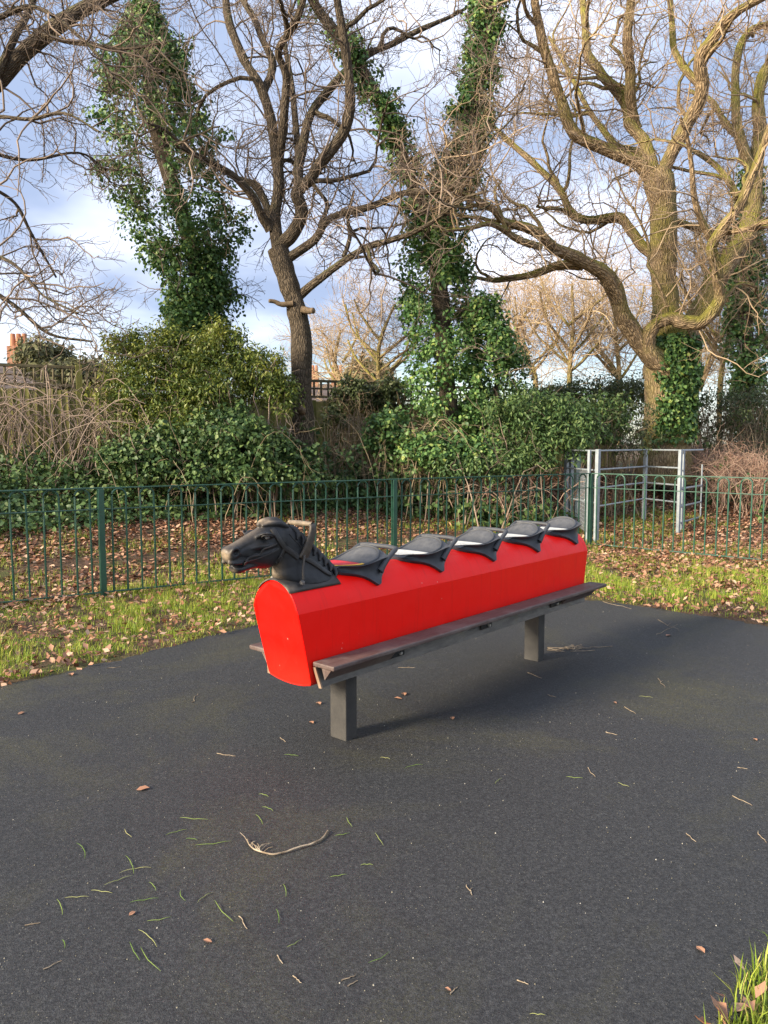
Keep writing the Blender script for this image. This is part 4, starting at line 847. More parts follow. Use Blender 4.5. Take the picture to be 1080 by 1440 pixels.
left_limbs = [
 ([(-150, 330, 70), (-120, 230, 60), (-60, 165, 44), (0, 108, 38), (50, 58, 32), (110, 15, 28), (180, -15, 22), (260, -60, 16)], 0, 0.6),
 ([(-60, 170, 20), (0, 164, 9), (45, 166, 8), (90, 159, 6), (140, 185, 4)], 0, -0.8),
 ([(-10, 112, 18), (15, 60, 16), (40, 20, 13), (70, -40, 10)], 0, 1.0),
 ([(-100, 240, 18), (-20, 262, 8), (20, 285, 7), (45, 330, 6), (80, 390, 4)], 0, 0.8),
 ([(-100, 330, 18), (-30, 350, 9), (20, 372, 7), (60, 415, 5), (110, 440, 4)], 0, -0.7),
 ([(-120, 420, 20), (-40, 400, 9), (20, 430, 8), (70, 470, 6), (130, 480, 4)], 0, 0.5),
 ([(-120, 190, 18), (-30, 210, 9), (40, 225, 7), (110, 215, 5), (150, 240, 4)], 0.2, 1.4),
 ([(-80, 60, 18), (-10, 30, 12), (50, 10, 9), (120, 60, 7), (160, 110, 5)], 0, -1.0),
 ([(60, 50, 12), (110, 60, 9), (170, 70, 7), (230, 60, 5)], 0.2, -0.4),
]
tree('bare_tree', 'bare tree reaching in over the leaf bank with a thick grey bough and drooping twigs', foot(-150, 11.0), left_limbs, 11.0, 'grey_bark', 'dark_twig', (3.8, 6, 5), wscale=0.64, trunk_n=0, up=-0.04, lens=((0.8, 1.9), (0.4, 0.9), (0.18, 0.42)))
# ---- foliage made of clumps of leaves
def clump_leaves(centres, rad, per, size, tmpl, out_from=None, acc=None, droop=0.5):
    n_ = len(centres); idx = np.repeat(np.arange(n_), per); d = unit(rng.normal(size=(len(idx), 3))); r_ = rng.random(len(idx)) ** 0.45
    pos = centres[idx] + d * (r_ * np.broadcast_to(rad, n_)[idx])[:, None]
    nrm = unit(d * 0.7 + np.array([0, -0.1, 0.35]) + 0.45 * rng.normal(size=pos.shape)); spin = d + np.array([0, 0, -droop]) + 0.4 * rng.normal(size=pos.shape)
    T = np.array(tmpl); V, F = scatter(T, fan(len(T)), pos, nrm, rng.uniform(*size, size=len(pos)), spin); acc.add(V, F)
def column_centres(axis, rad, n_, jit=0.25, gaps=0.3):
    """axis (K,3), rad (K): points on and in a lumpy sleeve"""
    t = rng.random(n_) * (len(axis) - 1); i = np.minimum(t.astype(int), len(axis) - 2); w = (t - i)[:, None]
    c = axis[i] * (1 - w) + axis[i + 1] * w; r_ = rad[i] * (1 - w[:, 0]) + rad[i + 1] * w[:, 0]
    a = rng.random(n_) * 2 * np.pi; lump = 0.42 + 1.0 * vnoise(a * 1.1 + 7, t * 0.8, 13) ** 0.9; q = r_ * lump * rng.uniform(0.45, 1.0, n_) ** 0.6
    keep = vnoise(a * 0.9 + 3, t * 0.7, 17) > gaps * (1 + 1.3 * t / (len(axis) - 1)) * rng.uniform(0.8, 1.2, n_)
    return (c + np.stack([np.cos(a) * q, np.sin(a) * q, jit * (rng.random(n_) - 0.5)], 1))[keep]
def ivy_tree(label, loc_px, Y0, stems, mat, per, dens, csize, lsize, tw=None):
    root = empty('ivy_tree', foot(loc_px, Y0)); tag(root, label, 'tree'); off = np.array(root.location); A_ = Acc(); T_ = Acc(); twp = []
    for pts, y0, y1, tw_px in stems:
        P, Rr = limb3d(pts, Y0, y0, y1); V, F = tubes(P[None] - off, np.minimum(Rr * 0.45, tw_px * Y0 / FPX / 2)[None], 10); T_.add(V, F, tube_uv(P, Rr * 0.4, 10))
        ln = np.sum(np.linalg.norm(np.diff(P, axis=0), axis=1)); area = ln * 2 * math.pi * Rr.mean(); C = column_centres(P, Rr * 0.95, int(area * dens), gaps=0.3 if y1 < -0.5 else (0.06 if len(stems) == 1 else 0.22)); clump_leaves(C - off, rng.uniform(*csize, size=len(C)), per, lsize, IVY, None, A_); twp.append((P, Rr * 0.3))
    T_.build('trunk', M['grey_bark'], root, True); A_.build('crown', M[mat], root)
    if tw:
        W = Acc()
        for P, Rr in twp:
            idx = np.linspace(0, len(P) - 1, 12).astype(int); ln = np.sum(np.linalg.norm(np.diff(P, axis=0), axis=1)); C1, R1 = grow(P[idx][None], Rr[idx][None], int(ln * tw), (0.9, 1.9), 8, 0.3, 0.05, 0.013, 0.005); W.add(*tubes(C1 - off, R1, 4)); C2, R2 = grow(C1, R1, 6, (0.35, 0.9), 5, 0.33, 0.05, 0.006, 0.004); W.add(*tubes(C2 - off, R2, 3)); C3, R3 = grow(C2, R2, 4, (0.15, 0.4), 4, 0.3, 0.05, 0.004, 0.003); W.add(*tubes(C3 - off, R3, 3))
        tag(W.build('twigs', M['dark_twig'], root), kind='stuff')
    return root
ivy_tree('tall ivy smothered tree rising behind the big leafy shrub', 275, 13.3, [([(278, 640, 40), (276, 520, 46), (272, 470, 60), (276, 430, 94), (276, 375, 120), (255, 300, 156), (225, 200, 168), (212, 110, 120), (207, 65, 80), (204, 35, 40), (202, 12, 14)], 0, 0.5, 22)], 'ivy', 36, 48, (0.10, 0.24), (0.042, 0.08), 4)
ivy_tree('forked ivy clad tree with bushy ivy skirt between the two bare trees', 630, 13.2, [
    ([(632, 680, 40), (634, 600, 70), (628, 540, 120), (622, 450, 126), (616, 380, 112), (622, 320, 84), (636, 270, 66), (655, 190, 54), (672, 110, 44), (686, 30, 38), (694, -50, 34)], 0, 0.5, 24),
    ([(610, 340, 60), (590, 290, 52), (562, 210, 46), (532, 140, 44), (490, 70, 36), (448, 15, 30), (420, -40, 22)], 0.1, -0.9, 16),
    ([(650, 640, 70), (690, 580, 110), (700, 520, 105), (690, 460, 70), (680, 425, 30)], 0.3, -0.2, 8)], 'ivy_light', 36, 46, (0.09, 0.22), (0.042, 0.08), 3)
ivy_tree('thin ivy draped trunk beyond the big oak', 1052, 18, [([(1052, 640, 40), (1052, 560, 52), (1050, 480, 56), (1048, 400, 48), (1052, 330, 40), (1056, 240, 26)], 0, 0.3, 18)], 'ivy_light', 24, 30, (0.12, 0.26), (0.06, 0.11), 4)
# ivy patch on the oak
def oak_ivy():
    A_ = Acc(); P, Rr = limb3d(oak_limbs[0][0], 14.6, 0, 0); off = np.array(oak.location)
    n_ = 560; t = rng.uniform(0.13, 0.42, n_) * (len(P) - 1); i = t.astype(int); a = rng.uniform(-2.25, 0.4, n_)
    C = P[i] + np.stack([np.cos(a), np.sin(a), 0 * a], 1) * (Rr[i] * rng.uniform(0.98, 1.08, n_))[:, None] + rng.normal(size=(n_, 3)) * 0.03
    clump_leaves(C - off, np.full(n_, 0.11), 20, (0.05, 0.09), IVY, None, A_); A_.build('trunk_ivy', M['ivy'], oak)
oak_ivy()
# slender trees further off
def far_tree(label, x, ytop, ybase, Y, spread_px, twig, n_l=7, seed=0, counts=(4, 5, 4)):
    r_ = np.random.default_rng(seed); h = ybase - ytop; limbs = [([(x, ybase + 60, 8), (x + r_.normal(0, 4), ybase - h * 0.2, 7), (x + r_.normal(0, 8), ybase - h * 0.55, 5), (x + r_.normal(0, 12), ytop + h * 0.08, 3)], 0, 0)]
    for k in range(n_l):
        y0 = ybase - h * r_.uniform(0.15, 0.6); sg = 1 if k % 2 else -1; e = spread_px * r_.uniform(0.4, 1.0) * sg
        limbs.append(([(x, y0, 4.5), (x + e * 0.4, y0 - h * 0.12, 4), (x + e * 0.8, y0 - h * 0.26, 3), (x + e, y0 - h * r_.uniform(0.35, 0.5), 2.5)], 0, r_.uniform(-2, 2)))
    sc = Y / 14.0; return tree('bare_tree', label, foot(x, Y), limbs, Y, 'oak_bark' if twig != 'dark_twig' else 'grey_bark', twig, counts, sides=8, trunk_n=0, group='slender bare trees beyond the timber fence', lens=((0.7 * sc, 1.5 * sc), (0.4 * sc, 0.8 * sc), (0.2 * sc, 0.45 * sc)), wig=0.22, up=0.14, rads=((0.008 * sc, 0.004 * sc), (0.0042 * sc, 0.0028 * sc), (0.003 * sc, 0.002 * sc)))[0]
FT = 'slender bare tree with pinkish twigs between the ivy fork and the oak'
far_tree('pinkish twigged bare tree midway between the ivy fork and the oak', 800, 385, 560, 24, 70, 'pink_twig', 8, 1); far_tree('pinkish twigged bare tree close behind the low left limb of the oak', 870, 400, 565, 27, 60, 'pink_twig', 7, 2); far_tree('pinkish twigged bare tree rising just behind the dark green bush', 745, 410, 560, 26, 50, 'pink_twig', 7, 3)
far_tree('slender bare tree with grey pink twigs right of the forked grey trunk', 535, 415, 570, 17, 60, 'pink_twig', 8, 4); far_tree('small bare tree beside the distant chimneys', 482, 455, 570, 19, 35, 'pink_twig', 6, 5)
FR = 'slender bare tree with straw yellow twigs beyond the big oak'
far_tree('straw twigged bare tree just right of the oak trunk', 1010, 300, 590, 20, 70, 'straw_twig', 9, 6, (4, 5, 5)); far_tree('tall straw twigged bare tree behind the thin ivy draped trunk', 1085, 230, 590, 19, 80, 'straw_twig', 9, 7, (4, 5, 5)); far_tree('low pinkish twigged tree directly behind the oak trunk', 985, 400, 600, 23, 50, 'pink_twig', 8, 8)

# ------------------------------------------------------------------ shrubs and undergrowth
def ellipsoid_centres(c, r, n_, shell=0.55, lump=3):
    d = unit(rng.normal(size=(n_, 3))); d[:, 2] = np.abs(d[:, 2]) * np.where(rng.random(n_) < 0.75, 1, -0.6)
    l = 0.6 + 0.7 * vnoise(np.arctan2(d[:, 1], d[:, 0]) * 1.5 + 9, d[:, 2] * 3.0, lump); q = rng.uniform(shell, 1.0, n_)[:, None] * l[:, None]
    return c + d * r * q
def shrub(name, label, cat, blobs, mat, tmpl, n_c, per, crad, lsize, stems=20, stem_mat='straw_twig', group=None):
    """blobs: (px, py, Y, half width px, half height px, half depth m)"""
    p0 = at_depth(blobs[0][0], blobs[0][1], blobs[0][2]); root = empty(name, (p0[0], p0[1], float(bank(p0[0], p0[1])))); tag(root, label, cat, group); off = np.array(root.location); A_ = Acc(); S_ = Acc(); tot = sum(b[3] * b[4] for b in blobs)
    for k, (x, y, Y, hw, hh, hd) in enumerate(blobs):
        c = at_depth(x, y, Y); r_ = np.array([hw * Y / FPX, hd, hh * Y / FPX]); C = ellipsoid_centres(c, r_, int(n_c * hw * hh / tot), lump=k + 3)
        if n_c: clump_leaves(C - off, rng.uniform(*crad, size=len(C)), per, lsize, tmpl, None, A_)
        ns = int(stems * 0.6 * hw * hh / tot) + 1; g = float(bank(c[0], c[1])); b0 = np.array([c[0], c[1], g]) + np.stack([rng.normal(0, r_[0] * 0.3, ns), rng.normal(0, 0.2, ns), np.zeros(ns)], 1)
        tip = ellipsoid_centres(c, r_ * 1.12, ns, 0.8, k + 3); t = np.linspace(0, 1, 8)[None, :, None]; P = b0[:, None] * (1 - t) + tip[:, None] * t + np.sin(t * np.pi) * np.array([0, 0, 0.35]) + 0.05 * rng.normal(size=(ns, 8, 3)) * t
        R_ = np.linspace(0.012, 0.004, 8)[None] * np.ones((ns, 1)); S_.add(*tubes(P - off, R_, 4)); C2, R2 = grow(P, R_, 4, (0.25, 0.7), 5, 0.3, 0.05, 0.005, 0.003); S_.add(*tubes(C2 - off, R2, 3))
    tag(S_.build('stems', M[stem_mat], root), kind='stuff')
    if n_c: A_.build('foliage', M[mat], root)
    return root
shrub('leafy_shrub', 'ragged yellow green leafy shrub standing before the timber fence', 'shrub', [(215, 560, 11.9, 75, 75, 0.5), (300, 545, 11.8, 75, 62, 0.5), (180, 500, 12.0, 34, 42, 0.3), (240, 490, 11.9, 42, 36, 0.3), (310, 492, 11.8, 40, 36, 0.3), (365, 530, 11.7, 40, 44, 0.35), (265, 600, 11.7, 95, 60, 0.4), (395, 560, 11.7, 28, 40, 0.3)], 'privet', LANCE, 1150, 36, (0.08, 0.2), (0.038, 0.08), 130, 'pale_twig')
shrub('leafy_shrub', 'dark green lower thicket of bramble and ivy in front of the yellow green shrub', 'shrub', [(255, 645, 11.1, 85, 46, 0.4), (345, 640, 11.1, 60, 56, 0.4), (190, 650, 11.0, 60, 36, 0.4), (395, 650, 11.2, 45, 46, 0.4), (310, 605, 11.4, 50, 40, 0.3), (300, 672, 10.9, 120, 22, 0.3), (420, 672, 11.2, 50, 22, 0.3)], 'cover', IVY, 720, 30, (0.08, 0.18), (0.038, 0.08), 24, 'dark_twig')
shrub('dark_bush', 'dense dark green bush right of the ivy skirt', 'bush', [(735, 600, 12.6, 60, 60, 0.6), (785, 615, 12.4, 60, 52, 0.6), (830, 600, 13.2, 60, 50, 0.6), (740, 650, 12.0, 70, 24, 0.3), (660, 662, 11.8, 60, 20, 0.3)], 'cover', LANCE, 640, 26, (0.08, 0.18), (0.05, 0.09), 50, 'dark_twig')
shrub('hedge_bush', 'trimmed looking green hedge beyond the fence left of the oak trunk', 'hedge', [(835, 560, 16, 75, 26, 0.6), (895, 560, 16.5, 50, 30, 0.6), (760, 570, 16, 50, 30, 0.6)], 'hedge', LANCE, 420, 24, (0.09, 0.2), (0.05, 0.09), 30)
shrub('twiggy_bush', 'brownish twiggy bush under the oak behind the galvanised gate', 'bush', [(870, 610, 13.4, 60, 50, 0.6), (1000, 585, 15.5, 60, 40, 0.6), (1060, 580, 16, 60, 45, 0.6)], 'hedge', LANCE, 330, 20, (0.08, 0.18), (0.04, 0.08), 60)
shrub('fence_ivy', 'tangled ivy and twigs spilling over the trellis right of the grey trunk', 'ivy', [(500, 560, 14.2, 34, 26, 0.35), (545, 560, 14.6, 36, 32, 0.35), (470, 590, 13.9, 16, 20, 0.25)], 'hedge', IVY, 160, 24, (0.08, 0.16), (0.04, 0.075), 90, 'straw_twig')
shrub('ivy_bush', 'ivy heap hanging on the fence right of the straw coloured stems', 'bush', [(548, 620, 12.6, 32, 48, 0.35), (600, 640, 12.2, 45, 32, 0.4), (660, 640, 12.2, 50, 30, 0.4)], 'ivy', IVY, 340, 26, (0.08, 0.16), (0.045, 0.08), 24, 'dark_twig')
def thicket(label, spots, mat, n_, hgt, r0, group=None, arch=1.0, name='bramble_thicket', leaf=0):
    """arching bare stems; spots (px, py of the ground line, Y, half width m)"""
    p0 = at_depth(*spots[0][:3]); root = empty(name, (p0[0], p0[1], float(bank(p0[0], p0[1])))); tag(root, label, 'thicket', group); off = np.array(root.location); A_ = Acc()
    for x, y, Y, hw in spots:
        c = at_depth(x, y, Y); k = n_; b = np.stack([c[0] + rng.uniform(-hw, hw, k), c[1] + rng.uniform(-0.5, 0.5, k), np.zeros(k)], 1); b[:, 2] = bank(b[:, 0], b[:, 1])
        a = rng.random(k) * 2 * np.pi; ln = rng.uniform(0.5, 1.3, k) * arch; h = rng.uniform(0.5, 1.0, k) * hgt; t = np.linspace(0, 1, 12)[None, :]
        up = h[:, None] * np.sin(np.minimum(t * 1.05, 1) * np.pi * rng.uniform(0.55, 0.98, (k, 1))); P = np.stack([b[:, 0:1] + np.cos(a)[:, None] * ln[:, None] * t ** 1.4, b[:, 1:2] + 0.5 * np.sin(a)[:, None] * ln[:, None] * t ** 1.4, b[:, 2:3] + up], -1)
        P = P + np.cumsum(rng.normal(size=P.shape) * 0.022, 1); R_ = np.linspace(r0, r0 * 0.4, 12)[None] * rng.uniform(0.6, 1.2, (k, 1)); A_.add(*tubes(P - off, R_, 4)); C2, R2 = grow(P, R_, 5, (0.2, 0.65), 6, 0.35, -0.08, r0 * 0.5, 0.0025); A_.add(*tubes(C2 - off, R2, 3))
    tag(A_.build('stems', M[mat], root), kind='stuff')
    if leaf:
        B_ = Acc()
        for x, y, Y, hw in spots:
            c = at_depth(x, y, Y); C = c + rng.normal(size=(leaf, 3)) * np.array([hw * 0.6, 0.3, 0.2]); C[:, 2] = bank(C[:, 0], C[:, 1]) + np.abs(rng.normal(0, hgt * 0.35, leaf)); clump_leaves(C - off, np.full(leaf, 0.12), 10, (0.05, 0.1), IVY, None, B_)
        B_.build('foliage', M['cover'], root)
    return root
thicket('grey tangled heap of bare arching stems against the timber fence', [(30, 620, 11.6, 0.9), (100, 620, 11.9, 0.8), (-30, 620, 11.2, 0.8)], 'pale_twig', 30, 1.7, 0.012, arch=1.7)
thicket('straw coloured arching bare stems right of the grey trunk', [(490, 640, 12.5, 0.55), (540, 640, 12.7, 0.6), (600, 640, 12.4, 0.6)], 'straw_twig', 30, 1.55, 0.008, leaf=70)
thicket('brown bare stems under the ivy skirt', [(680, 640, 12.3, 0.6), (740, 650, 12.1, 0.5)], 'bramble', 22, 0.8, 0.007, leaf=90)
thicket('low reddish bramble mound right of the galvanised gate', [(1040, 650, 13.9, 0.6), (1085, 650, 13.6, 0.7), (1015, 645, 14.6, 0.6)], 'bramble', 100, 0.95, 0.007, leaf=22)
thicket('thin bare stems standing in front of the big leafy shrub', [(200, 660, 10.9, 0.8), (300, 660, 10.9, 0.8), (390, 660, 11.2, 0.5)], 'straw_twig', 7, 1.5, 0.0055)
thicket('yellowish tangle of stems beyond the oak', [(1010, 620, 16, 0.9), (1070, 620, 16.5, 1.0)], 'straw_twig', 70, 1.7, 0.008, leaf=60)
# ground cover of bramble and ivy along the foot of the timber fence
def ground_cover():
    A_ = Acc(); C = []; n_ = 6800; t = rng.uniform(-9, 9, n_); d = rng.uniform(2.5, 5.4, n_); x = FA[0] + FDIR[0] * t + FNRM[0] * d; y = FA[1] + FDIR[1] * t + FNRM[1] * d
    edge = 2.55 + 0.6 * fbm(t * 0.9, t * 0, 21) + 0.02 * np.maximum(t - 3, 0) ** 1.5; keep = (d > edge) & (y < 14.2) & (rng.random(n_) < 0.85)
    x, y, d, e = x[keep], y[keep], d[keep], edge[keep]; z = bank(x, y) + rng.random(len(x)) * np.minimum(0.42, 0.08 + (d - e) * 0.32) * (0.5 + vnoise(x * 1.7, y * 1.7, 31))
    clump_leaves(np.stack([x, y, z], 1), np.full(len(x), 0.15), 11, (0.04, 0.085), IVY, None, A_, 0.2); tag(A_.build('ground_cover', M['cover']), 'dark green ivy and bramble ground cover along the foot of the bank', 'ground cover', kind='stuff')
ground_cover()

# ------------------------------------------------------------------ houses beyond
def house(label, x, Y, ridge_px, w, dpt, eave_drop, chim):
    p = at_depth(x, ridge_px, Y); g = 0.9; zr = p[2]; ze = zr - eave_drop; root = empty('house', (p[0], p[1], g)); tag(root, label, 'house', 'houses beyond the trees')
    link('wall', box_mesh('wall', -w / 2, w / 2, -dpt / 2, dpt / 2, -0.5, ze - g), M['brick'], root)
    e = 0.35; zr_, ze_ = zr - g, ze - g
    V = [(-w / 2 - e, -dpt / 2 - e, ze_ + 0.01), (w / 2 + e, -dpt / 2 - e, ze_ + 0.01), (w / 2 + e, dpt / 2 + e, ze_ + 0.01), (-w / 2 - e, dpt / 2 + e, ze_ + 0.01), (-w / 2 + dpt * 0.35, 0, zr_), (w / 2 - dpt * 0.35, 0, zr_)]
    rf = link('roof', py_mesh('roof', V, [(0, 1, 5, 4), (1, 2, 5), (2, 3, 4, 5), (3, 0, 4), (3, 2, 1, 0)]), M['roof'], root)
    for cx in chim:
        ch = link('chimney', box_mesh('chimney', cx - 0.4, cx + 0.4, -0.3, 0.3, zr_ - 1.0, zr_ + 0.75, 0.02), M['brick'], rf)
        for q in (-0.25, 0.0, 0.25):
            bm = bmesh.new(); bmesh.ops.create_cone(bm, cap_ends=True, segments=10, radius1=0.13, radius2=0.10, depth=0.55); bmesh.ops.translate(bm, verts=bm.verts, vec=(cx + q, 0, zr_ + 1.02)); mb = bpy.data.meshes.new('chimney_pot'); bm.to_mesh(mb); bm.free(); link('chimney_pot', mb, M['terracotta'], ch)
    for wx in (-w * 0.3, 0, w * 0.3):
        wd = link('window', box_mesh('window', wx - 0.55, wx + 0.55, -dpt / 2 - 0.06, -dpt / 2 + 0.02, ze_ - 1.7, ze_ - 0.5, 0.01), M['galv'], root); link('pane', box_mesh('pane', wx - 0.47, wx + 0.47, -dpt / 2 - 0.066, -dpt / 2 - 0.061, ze_ - 1.62, ze_ - 0.58), M['glass'], wd)
house('brick house with dark hipped roof and pots, seen above the bramble heap', 8, 34, 512, 9, 6, 2.0, (0.6,)); house('distant brick house whose two chimneys show right of the grey trunk', 452, 55, 540, 11, 7, 2.6, (-0.6, 1.1))
def far_evergreen(label, x, y, Y, hw, hh, mat='conifer'):
    c = at_depth(x, y, Y); root = empty('evergreen_tree', (c[0], c[1], 0.9)); tag(root, label, 'tree'); off = np.array(root.location); A_ = Acc(); C = ellipsoid_centres(c, np.array([hw, 1.5, hh]) * np.array([Y / FPX, 1, Y / FPX]), 150); clump_leaves(C - off, np.full(len(C), 0.5), 24, (0.12, 0.3), LANCE, None, A_); A_.build('crown', M[mat], root)
    V, F = tubes(np.array([[[0, 0, -0.3], [0.03, 0, (c[2] - 0.9) * 0.5], [0, 0.02, c[2] - 0.9]]]), np.array([[0.22, 0.18, 0.1]]), 8); link('trunk', np_mesh('trunk', V, F, True), M['grey_bark'], root)
far_evergreen('olive round evergreen beside the far house', 66, 510, 30, 26, 24); far_evergreen('low olive evergreen above the trellis top', 120, 532, 26, 46, 14); far_evergreen('pale green tree top above the trellis right of the grey trunk', 520, 540, 24, 22, 22, 'hedge')

# ------------------------------------------------------------------ fallen leaves, grass, litter on the tarmac
GRASS_N = lambda x, y: 0.5 * fbm(x * 1.0 + 3, y * 1.0, 41) + 0.5 * fbm(x * 4.2, y * 4.2, 47)
def litter():
    A_ = Acc()
    def put(x, y, size, tmpl, lift=0.012, tilt=0.3):
        z = ground_z(x, y) + rng.random(len(x)) * lift + 0.004; pos = np.stack([x, y, z], 1); nrm = np.tile([0, 0, 1.0], (len(x), 1)); V, F = scatter(tmpl, fan(len(tmpl)), pos, nrm, rng.uniform(*size, size=len(x)), None, tilt, rng.uniform(-0.6, 2.4, len(x))); A_.add(V, F)
    n_ = 88000; t = rng.uniform(-6, 11, n_); d = rng.uniform(-0.15, 5.0, n_); x = FA[0] + FDIR[0] * t + FNRM[0] * d; y = FA[1] + FDIR[1] * t + FNRM[1] * d
    den = 0.5 + 0.6 * sstep(1.4, 2.4, d) + 0.5 * sstep(0.48, 0.36, GRASS_N(x, y)); den *= 1 - 0.85 * np.exp(-((d - 1.55 - 0.1 * np.sin(t)) / 0.16) ** 2); k = rng.random(n_) < den * 0.75; put(x[k], y[k], (0.035, 0.075), DEAD)
    n_ = 30000; x = rng.uniform(2.6, 8, n_); y = rng.uniform(7.5, 15, n_); k = (rng.random(n_) < 0.55) & (tar_dist(x, y) > 0.02); put(x[k], y[k], (0.035, 0.075), DEAD)
    n_ = 42000; x = rng.uniform(-6, 6, n_); y = rng.uniform(1.2, 11.5, n_); td = tar_dist(x, y); k = (td > -0.02) & (np.abs(x) < 0.62 * y + 1.3) & (behind(x, y) < 0.1) & (rng.random(n_) < 0.55 + 0.5 * sstep(0.54, 0.40, GRASS_N(x, y)) + 0.25 * np.exp(-(td / 0.12) ** 2)); put(x[k], y[k], (0.033, 0.07), OAKL, 0.06, 0.4)
    tag(A_.build('leaf_litter', M['litter']), 'brown fallen leaves carpeting the bank and the verge', 'fallen leaves', kind='stuff')
litter()
def grass():
    BL = np.array([(0, -0.5, 0), (0, 0.5, 0), (0.2, -0.38, 0.6), (0.2, 0.38, 0.6), (0.66, 0, 1.0)]); BF = [(0, 1, 3), (0, 3, 2), (2, 3, 4)]
    def blades(x, y, ln, wd, name, lab):
        n_ = len(x); z = ground_z(x, y) - 0.006; a = rng.random(n_) * 2 * np.pi; lean = np.stack([np.cos(a), np.sin(a), 0 * a], 1); side = np.stack([-np.sin(a), np.cos(a), 0 * a], 1); bend = rng.uniform(0.2, 1.3, n_)[:, None, None]; l = ln[:, None, None]
        V = np.stack([x, y, z], 1)[:, None] + l * bend * BL[None, :, 0:1] * lean[:, None] + wd[:, None, None] * BL[None, :, 1:2] * side[:, None] + l * BL[None, :, 2:3] * np.array([0, 0, 1.0]) * (1.15 - 0.35 * bend); F = (np.arange(n_) * 5)[:, None, None] + np.array(BF)[None]
        tag(link(name, np_mesh(name, V.reshape(-1, 3), F.reshape(-1, 3)), M['grass']), lab, 'grass', kind='stuff')
    # verge: tufts
    n_ = 18000; tx = rng.uniform(-5, 6, n_); ty = rng.uniform(1.2, 11.2, n_); td = tar_dist(tx, ty); k = (td > 0.03) & (behind(tx, ty) < 0.35) & ((np.abs(tx) < 0.62 * ty + 1.2)); tx, ty, td = tx[k], ty[k], td[k]; g = GRASS_N(tx, ty); k = rng.random(len(tx)) < 0.38 + 0.6 * sstep(0.40, 0.54, g); tx, ty, td, g = tx[k], ty[k], td[k], g[k]
    cx_ = rng.uniform(0.75, 1.75, 420); cy_ = rng.uniform(1.45, 2.7, 420); kc = tar_dist(cx_, cy_) > 0.01; tx = np.concatenate([tx, cx_[kc]]); ty = np.concatenate([ty, cy_[kc]]); g = np.concatenate([g, np.full(kc.sum(), 0.52)])
    per = 23; i = np.repeat(np.arange(len(tx)), per); x = tx[i] + rng.normal(0, 0.04, len(i)); y = ty[i] + rng.normal(0, 0.04, len(i)); k = tar_dist(x, y) > -0.03; x, y, i = x[k], y[k], i[k]; hs = (0.045 + 0.06 * sstep(0.44, 0.64, g) * rng.uniform(0.5, 1.2, len(g)))[i] * rng.uniform(0.4, 1.2, len(i)); blades(x, y, hs, rng.uniform(0.003, 0.0055, len(i)), 'verge_grass', 'bright tufts of grass along the tarmac edge')
    n_ = 4200; t = rng.uniform(-6, 10, n_); d = rng.uniform(0.0, 3.0, n_); tx = FA[0] + FDIR[0] * t + FNRM[0] * d; ty = FA[1] + FDIR[1] * t + FNRM[1] * d; g = GRASS_N(tx, ty); k = (rng.random(n_) < (0.10 + 0.75 * sstep(0.42, 0.58, g)) * (1 - 0.75 * sstep(1.6, 2.6, d))) & (np.abs(d - 1.55 - 0.1 * np.sin(t)) > 0.2); tx, ty = tx[k], ty[k]
    per = 22; i = np.repeat(np.arange(len(tx)), per); x = tx[i] + rng.normal(0, 0.07, len(i)); y = ty[i] + rng.normal(0, 0.07, len(i)); blades(x, y, rng.uniform(0.03, 0.085, len(i)), rng.uniform(0.004, 0.007, len(i)), 'bank_grass', 'thin grass among fallen leaves beyond the railing')
grass()
# stone grit on the tarmac
def grit():
    n_ = 7000; x = rng.uniform(-3.2, 3.4, n_); y = 1.0 + 6.0 * rng.random(n_) ** 1.3; k = tar_dist(x, y) < -0.04; x, y = x[k], y[k]
    T = [(0.6, 0, 0), (0, 0.5, 0), (-0.5, -0.1, 0), (0, -0.55, 0), (0.05, 0, 0.7)]; Fm = [(0, 1, 4), (1, 2, 4), (2, 3, 4), (3, 0, 4)]; pos = np.stack([x, y, np.full(len(x), 0.0042)], 1); sz = 0.0018 + 0.0045 * rng.random(len(x)) ** 6; V, F = scatter(T, Fm, pos, np.tile([0, 0, 1.0], (len(x), 1)), sz); A_ = Acc(); A_.add(V, F); tag(A_.build('grit', M['grit']), 'pale stone grit scattered over the tarmac', 'grit', kind='stuff')
grit()
def clipping(x, y, ang, ln, bend):
    p = at_ground(x, y, 0.006); t = np.linspace(0, 1, 7); P = np.stack([(t - 0.5) * ln, bend * ln * (t - 0.5) ** 2 * 2, 0.0025 + 0.003 * np.sin(t * np.pi * 2) ** 2], 1); V, F = tubes(P[None], (0.0011 * np.sqrt(np.sin(np.clip(t, 0.03, 0.97) * np.pi)))[None], 4); V[:, 2] = np.maximum(V[:, 2], 0.0003)
    o = link('grass_clipping', np_mesh('grass_clipping', V, F), M['clip']); o.location = (p[0], p[1], 0.0042); o.rotation_euler = (0, 0, ang); return o
